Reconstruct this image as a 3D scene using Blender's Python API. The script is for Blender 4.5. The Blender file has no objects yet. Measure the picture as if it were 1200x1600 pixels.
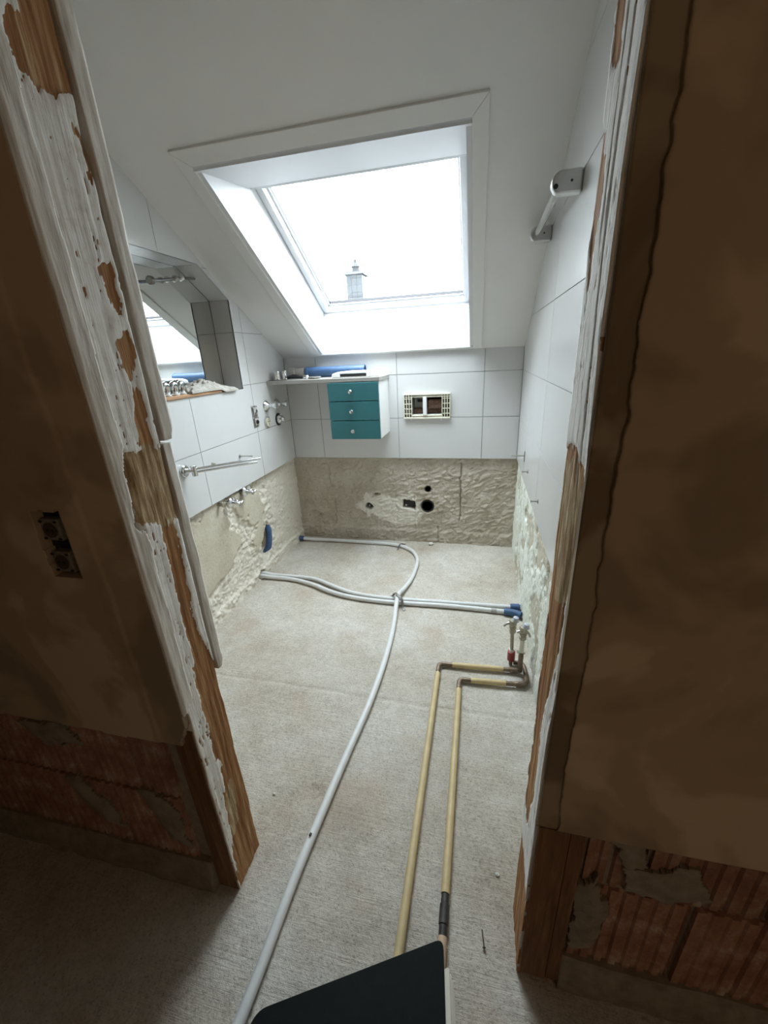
import bpy, bmesh, math, random
import numpy as np
from mathutils import Vector, Matrix

random.seed(7)
SC = bpy.context.scene
COL = SC.collection

# ------------------------------------------------------------------ camera
cam_data = bpy.data.cameras.new('camera')
cam = bpy.data.objects.new('camera', cam_data)
COL.objects.link(cam)
cam_data.sensor_fit = 'VERTICAL'
cam_data.sensor_height = 36.0
cam_data.lens = 630.006 / 1600 * 36.0
cam_data.clip_start = 0.01
cam_data.clip_end = 200
PITCH, ROLL, YAW = -0.3701, -0.0516, -0.2422
fwd = Vector((math.sin(YAW) * math.cos(PITCH), math.cos(YAW) * math.cos(PITCH), math.sin(PITCH)))
rgt = Vector((math.cos(YAW), -math.sin(YAW), 0))
upv = rgt.cross(fwd)
rr = math.cos(ROLL) * rgt + math.sin(ROLL) * upv
uu = -math.sin(ROLL) * rgt + math.cos(ROLL) * upv
mw = Matrix((rr, uu, -fwd)).transposed().to_4x4()
mw.translation = Vector((1.4324, -2.9395, 1.4264))
cam.matrix_world = mw
SC.camera = cam

# ------------------------------------------------------------------ world: overcast sky, brighter towards the zenith
SKY = 6.0
wd = bpy.data.worlds.new('overcast_sky')
SC.world = wd
wd.use_nodes = True
nt = wd.node_tree
nt.nodes.clear()
wo = nt.nodes.new('ShaderNodeOutputWorld')
bg = nt.nodes.new('ShaderNodeBackground')
tc = nt.nodes.new('ShaderNodeTexCoord')
sx = nt.nodes.new('ShaderNodeSeparateXYZ')
mr = nt.nodes.new('ShaderNodeMapRange')
rp = nt.nodes.new('ShaderNodeValToRGB')
nt.links.new(tc.outputs['Generated'], sx.inputs[0])
nt.links.new(sx.outputs['Z'], mr.inputs['Value'])
mr.inputs['From Min'].default_value = -1
mr.inputs['From Max'].default_value = 1
nt.links.new(mr.outputs[0], rp.inputs[0])
e = rp.color_ramp.elements
e[0].position = 0.0; e[0].color = (.10, .10, .10, 1)
e[1].position = 1.0; e[1].color = (.90, .965, 1.04, 1)
a = e.new(0.499); a.color = (.12, .12, .12, 1)
a = e.new(0.501); a.color = (.78, .84, .91, 1)
nt.links.new(rp.outputs[0], bg.inputs[0])
bg.inputs[1].default_value = SKY
nt.links.new(bg.outputs[0], wo.inputs[0])

# portal in the skylight opening (guides sampling of the sky, gives no light of its own)
pl = bpy.data.lights.new('skylight_portal', 'AREA')
pl.shape = 'RECTANGLE'; pl.size = 0.98; pl.size_y = 0.98
pl.cycles.is_portal = True
po = bpy.data.objects.new('skylight_portal', pl)
COL.objects.link(po)

# unseen warm fill light added in the hallway, behind the photographer
hl = bpy.data.lights.new('hall_fill', 'POINT')
hl.energy = 1.25; hl.color = (1.0, .80, .58); hl.shadow_soft_size = .12
hlo = bpy.data.objects.new('hall_fill', hl)
hlo.location = (2.45, -4.15, 1.45)
COL.objects.link(hlo)

vs = SC.view_settings
vs.view_transform = 'Standard'
vs.look = 'None'
vs.exposure = 2.10
vs.gamma = 1.0
vs.use_curve_mapping = False
SC.cycles.max_bounces = 14
SC.cycles.diffuse_bounces = 9
SC.cycles.glossy_bounces = 6
SC.cycles.transparent_max_bounces = 12
SC.cycles.use_denoising = True
SC.cycles.sample_clamp_indirect = 8
SC.cycles.caustics_reflective = False

# ------------------------------------------------------------------ room numbers (metres)
W = 1.696            # room width: left wall x=0, right wall x=W, back wall y=0
T0 = 0.695           # lower edge of the wall tiles
YF0, YF1 = -2.37, -2.25   # partition with the doorway
CZ, CS = 1.44, 0.6   # sloped ceiling z = CZ - CS*y
def ceil_z(y): return CZ - CS * y
NRM = Vector((0, CS, 1)).normalized()

# ------------------------------------------------------------------ numpy noise
def _hash(ix, iy, seed):
    h = (ix.astype(np.int64) * 374761393 + iy.astype(np.int64) * 668265263 + seed * 1442695041) & 0xFFFFFFFF
    h = ((h ^ (h >> 13)) * 1274126177) & 0xFFFFFFFF
    h = h ^ (h >> 16)
    return (h & 0xFFFF) / 65535.0
def noise(u, v, seed=0):
    iu = np.floor(u); iv = np.floor(v); fu = u - iu; fv = v - iv
    fu = fu * fu * fu * (fu * (fu * 6 - 15) + 10); fv = fv * fv * fv * (fv * (fv * 6 - 15) + 10)
    a = _hash(iu, iv, seed); b = _hash(iu + 1, iv, seed); c = _hash(iu, iv + 1, seed); d = _hash(iu + 1, iv + 1, seed)
    return (a + (b - a) * fu) * (1 - fv) + (c + (d - c) * fu) * fv
def fbm(u, v, seed=0, o=4, g=.5):
    s = 0; amp = 1; t = 0
    for i in range(o):
        s = s + amp * noise(u * 2 ** i + 17.3 * i, v * 2 ** i + 9.1 * i, seed + i); t += amp; amp *= g
    return s / t
def sstep(a, b, x):
    t = np.clip((x - a) / (b - a), 0, 1); return t * t * (3 - 2 * t)
def poly_sd(U, V, poly):          # signed distance to polygon, >0 inside
    d = np.full(U.shape, 1e9); ins = np.zeros(U.shape, bool)
    n = len(poly)
    for i in range(n):
        ax, ay = poly[i]; bx, by = poly[(i + 1) % n]
        ex, ey = bx - ax, by - ay; L = ex * ex + ey * ey + 1e-12
        t = np.clip(((U - ax) * ex + (V - ay) * ey) / L, 0, 1)
        d = np.minimum(d, np.hypot(U - ax - t * ex, V - ay - t * ey))
        c = ((ay > V) != (by > V)) & (U < (bx - ax) * (V - ay) / (by - ay + 1e-12) + ax)
        ins ^= c
    return np.where(ins, d, -d)

# ------------------------------------------------------------------ materials
def newmat(name):
    m = bpy.data.materials.new(name); m.use_nodes = True
    n = m.node_tree; n.nodes.clear()
    o = n.nodes.new('ShaderNodeOutputMaterial'); b = n.nodes.new('ShaderNodeBsdfPrincipled')
    n.links.new(b.outputs[0], o.inputs[0])
    return m, n, b
def nd(n, t, **k):
    x = n.nodes.new(t)
    for a, v in k.items(): setattr(x, a, v)
    return x
def coords(n, scale=(1, 1, 1)):
    t = nd(n, 'ShaderNodeTexCoord'); mp = nd(n, 'ShaderNodeMapping')
    mp.inputs['Scale'].default_value = scale
    n.links.new(t.outputs['Object'], mp.inputs[0]); return mp.outputs[0]
def nz(n, vec, scale, detail=5, rough=.6, dist=0):
    x = nd(n, 'ShaderNodeTexNoise'); x.inputs['Scale'].default_value = scale
    x.inputs['Detail'].default_value = detail; x.inputs['Roughness'].default_value = rough
    x.inputs['Distortion'].default_value = dist
    n.links.new(vec, x.inputs['Vector']); return x.outputs['Fac']
def ramp(n, fac, stops):
    r = nd(n, 'ShaderNodeValToRGB'); n.links.new(fac, r.inputs[0]); el = r.color_ramp.elements
    while len(el) > 1: el.remove(el[-1])
    el[0].position = stops[0][0]; el[0].color = (*stops[0][1], 1)
    for p, c in stops[1:]:
        k = el.new(p); k.color = (*c, 1)
    return r.outputs[0]
def mix(n, fac, a, b):
    x = nd(n, 'ShaderNodeMix', data_type='RGBA')
    if isinstance(fac, float): x.inputs[0].default_value = fac
    else: n.links.new(fac, x.inputs[0])
    for s, v in ((6, a), (7, b)):
        if isinstance(v, tuple): x.inputs[s].default_value = (*v, 1)
        else: n.links.new(v, x.inputs[s])
    return x.outputs[2]
def mth(n, op, a, b=None):
    x = nd(n, 'ShaderNodeMath', operation=op)
    for s, v in ((0, a), (1, b)):
        if v is None: continue
        if isinstance(v, (int, float)): x.inputs[s].default_value = v
        else: n.links.new(v, x.inputs[s])
    return x.outputs[0]
def attr(n, name):
    x = nd(n, 'ShaderNodeAttribute'); x.attribute_name = name; return x.outputs['Fac']
def bump(n, b, h, strength, dist):
    x = nd(n, 'ShaderNodeBump'); x.inputs['Strength'].default_value = strength; x.inputs['Distance'].default_value = dist
    n.links.new(h, x.inputs['Height']); n.links.new(x.outputs[0], b.inputs['Normal'])
def srgb(r, g, b):
    f = lambda c: ((c / 255 + .055) / 1.055) ** 2.4 if c > 10 else c / 255 / 12.92
    return (f(r), f(g), f(b))
def simple(name, col, rough=.5, metal=0., var=.12, scale=30, bmp=.0, bsc=120, spec=.5):
    m, n, b = newmat(name)
    v = coords(n)
    f = nz(n, v, scale, 4)
    c = ramp(n, f, [(.3, tuple(x * (1 - var) for x in col)), (.7, tuple(min(1, x * (1 + var)) for x in col))])
    n.links.new(c, b.inputs['Base Color'])
    b.inputs['Roughness'].default_value = rough; b.inputs['Metallic'].default_value = metal
    b.inputs['Specular IOR Level'].default_value = spec
    if bmp: bump(n, b, nz(n, v, bsc, 4), bmp, .003)
    return m

M = {}
M['tile'] = simple('white_glazed_tile', (.645, .65, .65), .22, var=.015, scale=6)
M['grout'] = simple('grey_grout', (.30, .30, .29), .9, var=.1)
M['ceil'] = simple('white_ceiling_paint', (.74, .735, .72), .85, var=.02, scale=4, bmp=.08, bsc=90)
M['white_paint'] = simple('white_lacquer', (.68, .69, .71), .38, var=.012, scale=5)
M['pvc'] = simple('white_window_plastic', (.70, .715, .735), .3, var=.015)
M['gasket'] = simple('dark_rubber_gasket', (.03, .03, .035), .6)
M['greyalu'] = simple('grey_aluminium', (.42, .42, .42), .4, metal=.6)
M['chrome'] = simple('chrome', (.78, .79, .80), .12, metal=1., var=.03)
M['dullmetal'] = simple('dull_brushed_metal', (.50, .49, .46), .38, metal=.9, var=.15)
M['darkchrome'] = simple('dark_worn_chrome', (.33, .33, .32), .25, metal=.9, var=.1)
M['chrome2'] = simple('satin_chrome', (.66, .67, .67), .28, metal=.85, var=.04)
M['brass'] = simple('tarnished_nickel_brass', (.42, .39, .31), .42, metal=.75, var=.25, scale=60)
M['teal'] = simple('teal_painted_front', (.035, .165, .185), .45, var=.04, scale=12)
M['shelf'] = simple('grey_shelf_board', (.36, .35, .325), .5, var=.06)
M['white_board'] = simple('white_melamine', (.80, .80, .79), .45, var=.02)
M['blue_plastic'] = simple('blue_plastic', (.05, .105, .215), .42, var=.12)
M['blue_dark'] = simple('dark_blue_insulation', (.05, .10, .22), .6, var=.35, scale=80)
M['grey_plastic'] = simple('grey_plastic', (.42, .40, .38), .5, var=.08)
M['white_plastic'] = simple('white_plastic', (.80, .81, .81), .35, var=.02)
M['black_plastic'] = simple('black_plastic', (.012, .014, .015), .5, var=.2)
M['ivory'] = simple('ivory_plastic', (.74, .72, .60), .45, var=.06, scale=60)
M['white_pipe'] = simple('white_pipe_sleeve', (.68, .685, .68), .45, var=.05, scale=25)
M['cream_pipe'] = simple('cream_pipe_sleeve', (.56, .44, .235), .5, var=.10, scale=25)
M['pink_pipe'] = simple('scorched_cream_sleeve', (.55, .40, .27), .5, var=.15, scale=25)
M['copper'] = simple('oxidised_copper', (.21, .155, .115), .5, metal=.6, var=.35, scale=70)
M['soot'] = simple('scorched_pipe_joint', (.035, .032, .03), .55, var=.6, scale=60)
M['red_cap'] = simple('faded_red_plug', (.33, .06, .06), .5, var=.1)
M['paleblue'] = simple('pale_blue_grey_cap', (.50, .53, .60), .4, var=.1)
M['darkbox2'] = simple('shaded_grey_web', (.16, .155, .13), .7, var=.3, scale=90)
M['wire'] = simple('grey_steel_band', (.20, .19, .18), .5, metal=.7, var=.2)
M['binder'] = simple('black_cover', (.006, .008, .0085), .62, var=.25, scale=40, bmp=.08, bsc=400, spec=.12)
M['paper'] = simple('white_paper', (.72, .69, .60), .8, var=.05)
M['cloth'] = simple('beige_cleaning_cloth', (.50, .475, .43), .95, var=.08, scale=40, bmp=.3, bsc=400)
M['insul'] = simple('brown_mineral_wool', (.19, .115, .085), .95, var=.5, scale=90, bmp=.8, bsc=160)
M['slate'] = simple('slate_cladding', (.013, .0155, .018), .6, var=.25, scale=6)
M['lead'] = simple('pale_chimney_rendering', (.05, .052, .054), .7, var=.15, scale=5)
M['pot'] = simple('dark_chimney_pot', (.014, .015, .016), .7)
M['rooftile'] = simple('frosted_roof_tile', (.03, .029, .029), .8, var=.4, scale=8)
M['darkbox'] = simple('black_wall_box', (.015, .016, .018), .5, var=.2)
M['dusty'] = simple('dusty_socket_plastic', (.20, .175, .135), .7, var=.3, scale=120)
M['crumb'] = simple('plaster_crumb', (.62, .61, .57), .9, var=.1)
M['rust'] = simple('rusty_steel', (.09, .06, .045), .7, metal=.4, var=.4, scale=90)
M['hallwall'] = simple('beige_hall_wall', (.46, .37, .28), .9, var=.04, scale=3)
M['hallceil'] = simple('hall_ceiling', (.45, .38, .30), .9, var=.03, scale=3)

def _mirror():
    m, n, b = newmat('mirror_glass')
    b.inputs['Metallic'].default_value = 1
    b.inputs['Base Color'].default_value = (.84, .87, .855, 1); b.inputs['Roughness'].default_value = .012
    return m
M['mirror'] = _mirror()
def _glass():
    m = bpy.data.materials.new('window_glass'); m.use_nodes = True; n = m.node_tree; n.nodes.clear()
    o = nd(n, 'ShaderNodeOutputMaterial'); t = nd(n, 'ShaderNodeBsdfTransparent'); g = nd(n, 'ShaderNodeBsdfGlossy')
    t.inputs[0].default_value = (.93, .955, .95, 1); g.inputs['Roughness'].default_value = .02
    lw = nd(n, 'ShaderNodeLayerWeight'); lw.inputs[0].default_value = .5
    fr = mth(n, 'ADD', mth(n, 'MULTIPLY', mth(n, 'POWER', lw.outputs['Facing'], 4.0), .6), .03)
    mx = nd(n, 'ShaderNodeMixShader')
    n.links.new(fr, mx.inputs[0]); n.links.new(t.outputs[0], mx.inputs[1]); n.links.new(g.outputs[0], mx.inputs[2])
    n.links.new(mx.outputs[0], o.inputs[0]); return m
M['glass'] = _glass()

def _concrete():
    m, n, b = newmat('raw_concrete_screed')
    v = coords(n)
    vl = coords(n, (6, 130, 1))                       # broom strokes running across the room
    big = nz(n, v, 2.2, 6, .62, .4); med = nz(n, v, 14, 6, .7); fine = nz(n, v, 150, 4, .7); lines = nz(n, vl, 1.0, 4, .7)
    base = ramp(n, big, [(.30, srgb(164, 154, 139)), (.45, srgb(192, 184, 171)), (.58, srgb(205, 201, 192)), (.70, srgb(220, 218, 212))])
    c = mix(n, .30, base, ramp(n, med, [(.3, srgb(152, 142, 128)), (.7, srgb(220, 213, 202))]))
    grit = nz(n, v, 75, 3, .6)
    c = mix(n, .15, c, ramp(n, grit, [(.36, srgb(128, 119, 105)), (.62, srgb(230, 225, 214))]))
    spk = ramp(n, fine, [(.30, (.30, .28, .25)), (.45, (1, 1, 1))])
    x = nd(n, 'ShaderNodeMix', data_type='RGBA', blend_type='MULTIPLY'); x.inputs[0].default_value = .55
    n.links.new(c, x.inputs[6]); n.links.new(spk, x.inputs[7])
    # paint splashes near the right wall and reddish dust near the left
    vor = nd(n, 'ShaderNodeTexVoronoi'); vor.inputs['Scale'].default_value = 26; n.links.new(v, vor.inputs['Vector'])
    sp = ramp(n, mth(n, 'MULTIPLY', mth(n, 'LESS_THAN', vor.outputs['Distance'], .13), mth(n, 'GREATER_THAN', big, .56)), [(0, (0, 0, 0)), (1, (1, 1, 1))])
    c2 = mix(n, mth(n, 'MULTIPLY', sp, .6), x.outputs[2], srgb(222, 220, 214))
    warm = nz(n, v, 3.1, 4, .6)
    c3 = mix(n, ramp(n, warm, [(.54, (0, 0, 0)), (.74, (.4, .4, .4))]), c2, srgb(176, 152, 128))
    n.links.new(c3, b.inputs['Base Color']); b.inputs['Roughness'].default_value = .92
    b.inputs['Specular IOR Level'].default_value = .2
    h = mth(n, 'ADD', mth(n, 'MULTIPLY', lines, .9), mth(n, 'ADD', fine, med))
    bump(n, b, h, .6, .007)
    return m
M['concrete'] = _concrete()

def _plaster(name, cols, pale, fscale=60, bs=.6):
    m, n, b = newmat(name)
    v = coords(n)
    a = attr(n, 'rough_mask')
    big = nz(n, v, 5, 6, .65); fine = nz(n, v, fscale, 5, .7)
    c = ramp(n, big, [(.3, cols[0]), (.5, cols[1]), (.7, cols[2])])
    f = mth(n, 'ADD', a, mth(n, 'MULTIPLY', mth(n, 'SUBTRACT', fine, .5), .9))
    c2 = mix(n, ramp(n, f, [(.40, (0, 0, 0)), (.60, (1, 1, 1))]), c, pale)
    dk = ramp(n, fine, [(.28, (.55, .53, .50)), (.45, (1, 1, 1))])
    x = nd(n, 'ShaderNodeMix', data_type='RGBA', blend_type='MULTIPLY'); x.inputs[0].default_value = .6
    n.links.new(c2, x.inputs[6]); n.links.new(dk, x.inputs[7])
    n.links.new(x.outputs[2], b.inputs['Base Color']); b.inputs['Roughness'].default_value = .95
    b.inputs['Specular IOR Level'].default_value = .15
    bump(n, b, mth(n, 'ADD', fine, nz(n, v, 18, 5)), bs, .006)
    return m
M['pl_back'] = _plaster('grey_tile_mortar', [srgb(172, 162, 146), srgb(190, 181, 166), srgb(200, 193, 179)], srgb(226, 221, 210))
M['pl_left'] = _plaster('patched_tan_mortar', [srgb(186, 177, 158), srgb(200, 192, 174), srgb(208, 201, 186)], srgb(222, 216, 203))
M['pl_right'] = _plaster('flaking_white_plaster', [srgb(214, 216, 204), srgb(226, 229, 219), srgb(236, 238, 230)], srgb(196, 190, 172), 75, .8)

def _post():
    m, n, b = newmat('peeling_paint_on_old_timber')
    a = attr(n, 'paint'); t = attr(n, 'tan')
    v = coords(n); vg = coords(n, (60, 60, 3.0)); vf = coords(n, (120, 120, 14))
    grain = nz(n, vg, 1.6, 6, .7, .6); edge = nz(n, vf, 1.0, 5, .7); dirt = nz(n, v, 26, 6, .7)
    wood = ramp(n, grain, [(.24, srgb(84, 57, 36)), (.42, srgb(146, 102, 66)), (.58, srgb(178, 134, 92)), (.72, srgb(214, 188, 148))])
    fib = ramp(n, edge, [(.3, srgb(122, 96, 66)), (.5, srgb(172, 144, 108)), (.68, srgb(218, 200, 164))])
    wood = mix(n, ramp(n, mth(n, 'ADD', t, mth(n, 'MULTIPLY', mth(n, 'SUBTRACT', grain, .5), .6)), [(.4, (0, 0, 0)), (.62, (1, 1, 1))]), wood, fib)
    paint = ramp(n, dirt, [(.26, srgb(206, 199, 188)), (.44, srgb(234, 230, 223)), (.7, srgb(246, 244, 240))])
    vc = coords(n, (95, 95, 5)); crack = nz(n, vc, 1.2, 5, .75, .4)
    paint = mix(n, ramp(n, crack, [(.30, (.7, .7, .7)), (.37, (0, 0, 0))]), paint, srgb(150, 138, 122))
    f = mth(n, 'ADD', a, mth(n, 'MULTIPLY', mth(n, 'SUBTRACT', edge, .5), .95))
    fac = ramp(n, f, [(.47, (0, 0, 0)), (.53, (1, 1, 1))])
    n.links.new(mix(n, fac, wood, paint), b.inputs['Base Color'])
    b.inputs['Roughness'].default_value = .85; b.inputs['Specular IOR Level'].default_value = .25
    h = mth(n, 'ADD', mth(n, 'MULTIPLY', fac, .8), mth(n, 'ADD', mth(n, 'MULTIPLY', grain, .7), mth(n, 'MULTIPLY', crack, .6)))
    bump(n, b, h, .7, .004)
    return m
M['post'] = _post()
def _strip():
    m, n, b = newmat('grey_weathered_casing')
    v = coords(n, (70, 70, 5)); g = nz(n, v, 1.4, 6, .7)
    n.links.new(ramp(n, g, [(.3, srgb(170, 162, 150)), (.5, srgb(220, 214, 204)), (.7, srgb(236, 232, 225))]), b.inputs['Base Color'])
    b.inputs['Roughness'].default_value = .9; bump(n, b, g, .5, .003); return m
M['strip'] = _strip()
def _frontplaster(name, c0, c1, c2):
    m, n, b = newmat(name); v = coords(n)
    big = nz(n, v, 3.5, 4, .5, .5); f = nz(n, v, 50, 4)
    n.links.new(ramp(n, big, [(.38, c0), (.46, c1), (.52, c1), (.57, c2)]), b.inputs['Base Color'])
    b.inputs['Roughness'].default_value = .9; bump(n, b, f, .15, .003); return m
M['hplaster'] = _frontplaster('smooth_hall_plaster', srgb(150, 130, 105), srgb(176, 152, 124), srgb(196, 172, 144))
M['hskim'] = _frontplaster('dark_old_filler', srgb(112, 92, 68), srgb(126, 106, 82), srgb(160, 142, 116))
def _brick():
    m, n, b = newmat('red_clay_block'); v = coords(n)
    o = nd(n, 'ShaderNodeObjectInfo')
    f = nz(n, v, 16, 6, .7, .3); g = nz(n, v, 60, 4)
    c = ramp(n, f, [(.3, srgb(126, 84, 66)), (.48, srgb(156, 110, 88)), (.60, srgb(172, 136, 114)), (.70, srgb(188, 172, 152))])
    x = nd(n, 'ShaderNodeMix', data_type='RGBA', blend_type='MULTIPLY'); x.inputs[0].default_value = .6
    n.links.new(c, x.inputs[6]); n.links.new(ramp(n, o.outputs['Random'], [(0, (.75, .75, .75)), (1, (1.1, 1.1, 1.1))]), x.inputs[7])
    n.links.new(x.outputs[2], b.inputs['Base Color']); b.inputs['Roughness'].default_value = .92
    bump(n, b, g, .5, .004); return m
M['brick'] = _brick()
M['mortar'] = simple('old_grey_mortar', srgb(142, 130, 112), .95, var=.25, scale=30, bmp=.5, bsc=70)
def _timber():
    m, n, b = newmat('dark_raw_timber'); v = coords(n, (40, 40, 3)); g = nz(n, v, 1.5, 6, .7, .5)
    n.links.new(ramp(n, g, [(.3, srgb(86, 56, 34)), (.6, srgb(132, 92, 58)), (.8, srgb(158, 122, 84))]), b.inputs['Base Color'])
    b.inputs['Roughness'].default_value = .9; bump(n, b, g, .5, .003); return m
M['timber'] = _timber()
def _woodboard():
    m, n, b = newmat('light_wooden_board'); v = coords(n, (20, 3, 40)); g = nz(n, v, 2.2, 5, .6, .4)
    n.links.new(ramp(n, g, [(.3, srgb(160, 118, 84)), (.6, srgb(190, 150, 112)), (.8, srgb(206, 172, 136))]), b.inputs['Base Color'])
    b.inputs['Roughness'].default_value = .6; return m
M['board'] = _woodboard()

# ------------------------------------------------------------------ mesh helpers
def link(name, me, mat, parent=None, smooth=False):
    o = bpy.data.objects.new(name, me); COL.objects.link(o)
    if mat: me.materials.append(M[mat] if isinstance(mat, str) else mat)
    if parent: o.parent = parent
    if smooth:
        for p in me.polygons: p.use_smooth = True
    return o
def obj(name, bm, mat, parent=None, smooth=False, bevel=0):
    bmesh.ops.recalc_face_normals(bm, faces=bm.faces)
    me = bpy.data.meshes.new(name); bm.to_mesh(me); bm.free()
    o = link(name, me, mat, parent, smooth)
    if bevel:
        b = o.modifiers.new('bevel', 'BEVEL'); b.width = bevel; b.segments = 2; b.limit_method = 'ANGLE'
    if smooth:
        md = o.modifiers.new('ws', 'WEIGHTED_NORMAL'); md.keep_sharp = True
        for e_ in me.edges: pass
        sharp_edges(me, 40)
    return o
def sharp_edges(me, deg):
    bm = bmesh.new(); bm.from_mesh(me); lim = math.radians(deg)
    for ed in bm.edges:
        if len(ed.link_faces) == 2 and ed.calc_face_angle(0) > lim: ed.smooth = False
    bm.to_mesh(me); bm.free()
def B(): return bmesh.new()
def box(bm, x0, x1, y0, y1, z0, z1):
    v = [bm.verts.new((x, y, z)) for x in (x0, x1) for y in (y0, y1) for z in (z0, z1)]
    for f in ((0, 1, 3, 2), (4, 6, 7, 5), (0, 4, 5, 1), (2, 3, 7, 6), (0, 2, 6, 4), (1, 5, 7, 3)):
        bm.faces.new([v[i] for i in f])
    return bm
def prism(bm, poly, f0, f1):      # poly 2D, f0/f1 map (u,v)->3D for the two caps
    a = [bm.verts.new(f0(*p)) for p in poly]; b = [bm.verts.new(f1(*p)) for p in poly]
    n = len(poly)
    bm.faces.new(a); bm.faces.new(b[::-1])
    for i in range(n): bm.faces.new((a[i], b[i], b[(i + 1) % n], a[(i + 1) % n]))
    return bm
def catmull(pts, k=8):
    P = [Vector(p) for p in pts]; P = [P[0] * 2 - P[1]] + P + [P[-1] * 2 - P[-2]]; out = []
    for i in range(1, len(P) - 2):
        for j in range(k):
            t = j / k
            out.append(.5 * ((2 * P[i]) + (P[i + 1] - P[i - 1]) * t + (2 * P[i - 1] - 5 * P[i] + 4 * P[i + 1] - P[i + 2]) * t * t + (3 * P[i] - P[i - 1] - 3 * P[i + 1] + P[i + 2]) * t ** 3))
    out.append(P[-2]); return out
def tube(bm, pts, r, n=14):
    P = [Vector(p) for p in pts]; R = r if isinstance(r, (list, tuple)) else [r] * len(P)
    t = (P[1] - P[0]).normalized(); u = t.orthogonal().normalized(); rings = []
    for i, p in enumerate(P):
        tn = (P[min(i + 1, len(P) - 1)] - P[max(i - 1, 0)])
        tn = tn.normalized() if tn.length > 1e-9 else t
        u = (u - tn * u.dot(tn)).normalized(); w = tn.cross(u); t = tn
        rings.append([bm.verts.new(p + (u * math.cos(2 * math.pi * k / n) + w * math.sin(2 * math.pi * k / n)) * R[i]) for k in range(n)])
    for a, b in zip(rings, rings[1:]):
        for k in range(n): bm.faces.new((a[k], a[(k + 1) % n], b[(k + 1) % n], b[k]))
    bm.faces.new(rings[0][::-1]); bm.faces.new(rings[-1]); return bm
def lathe(bm, prof, o, axis, n=24):      # prof = [(dist along axis, radius)...]
    A = Vector(axis).normalized(); o = Vector(o)
    u = A.orthogonal().normalized(); w = A.cross(u); rings = []
    for h, r in prof:
        rings.append([bm.verts.new(o + A * h + (u * math.cos(2 * math.pi * k / n) + w * math.sin(2 * math.pi * k / n)) * max(r, 1e-4)) for k in range(n)])
    for a, b in zip(rings, rings[1:]):
        for k in range(n): bm.faces.new((a[k], a[(k + 1) % n], b[(k + 1) % n], b[k]))
    bm.faces.new(rings[0][::-1]); bm.faces.new(rings[-1]); return bm
def sheet(name, us, vs, top, base, keep=None, attrs=None, mat=None, parent=None, smooth=True):
    """a solid slab with a sculpted front: grid us x vs, top(U,V) and base(U,V) -> Nx3, faces kept by mask"""
    U, V = np.meshgrid(us, vs, indexing='ij'); nu, nv = U.shape
    T = top(U, V).reshape(-1, 3); Bs = base(U, V).reshape(-1, 3); N = nu * nv
    K = np.ones((nu - 1, nv - 1), bool) if keep is None else keep((U[:-1, :-1] + U[1:, 1:]) / 2, (V[:-1, :-1] + V[1:, 1:]) / 2)
    I = np.arange(N).reshape(nu, nv)
    q = np.stack([I[:-1, :-1], I[1:, :-1], I[1:, 1:], I[:-1, 1:]], -1)[K]
    faces = [q]
    Kp = np.pad(K, 1)
    def side(mask, a, b): faces.append(np.stack([a[mask], b[mask], b[mask] + N, a[mask] + N], -1))
    side(K & ~Kp[1:-1, :-2], I[1:, :-1], I[:-1, :-1]); side(K & ~Kp[1:-1, 2:], I[:-1, 1:], I[1:, 1:])
    side(K & ~Kp[:-2, 1:-1], I[:-1, :-1], I[:-1, 1:]); side(K & ~Kp[2:, 1:-1], I[1:, 1:], I[1:, :-1])
    nf = len(q)
    F = np.concatenate(faces); P = np.concatenate([T, Bs])
    me = bpy.data.meshes.new(name)
    me.vertices.add(len(P)); me.vertices.foreach_set('co', P.astype(np.float32).ravel())
    me.loops.add(len(F) * 4); me.loops.foreach_set('vertex_index', F.astype(np.int32).ravel())
    me.polygons.add(len(F)); me.polygons.foreach_set('loop_start', np.arange(0, len(F) * 4, 4, dtype=np.int32))
    me.polygons.foreach_set('loop_total', np.full(len(F), 4, np.int32))
    sm = np.zeros(len(F), bool); sm[:nf] = smooth; me.polygons.foreach_set('use_smooth', sm)
    me.update(calc_edges=True); me.validate()
    for an, fn in (attrs or {}).items():
        at = me.attributes.new(an, 'FLOAT', 'POINT'); x = fn(U, V).ravel()
        at.data.foreach_set('value', np.concatenate([x, x]).astype(np.float32)[:len(me.vertices)])
    bm = bmesh.new(); bm.from_mesh(me)
    loose = [v for v in bm.verts if not v.link_faces]; bmesh.ops.delete(bm, geom=loose, context='VERTS')
    bm.to_mesh(me); bm.free()
    return link(name, me, mat, parent)
def S3(x, y, z): return np.stack([x, y, z], -1)

def tag(o, label=None, cat=None, group=None, kind=None):
    if label: o['label'] = label
    if cat: o['category'] = cat
    if group: o['group'] = group
    if kind: o['kind'] = kind
    return o
def thing(name, label, cat, loc=(0, 0, 0), group=None):
    o = bpy.data.objects.new(name, None); COL.objects.link(o); o.empty_display_size = .05
    o.location = loc
    tag(o, label, cat, group); return o
def part(name, bm, mat, t, smooth=False, bevel=0):    # bm in world coordinates
    o = obj(name, bm, mat, None, smooth, bevel)
    root = t; off = Vector(t.location)
    while root.parent: root = root.parent; off += Vector(root.location)
    for v in o.data.vertices: v.co -= off
    o.parent = t; return o
def struct(name, bm, mat, label, cat, parent=None):
    o = obj(name, bm, mat, parent); tag(o, label, cat, kind='structure'); return o

def struct_group(name, label, cat):
    o = bpy.data.objects.new(name, None); COL.objects.link(o); o.empty_display_size = .05
    tag(o, label, cat, kind='structure'); return o

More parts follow.
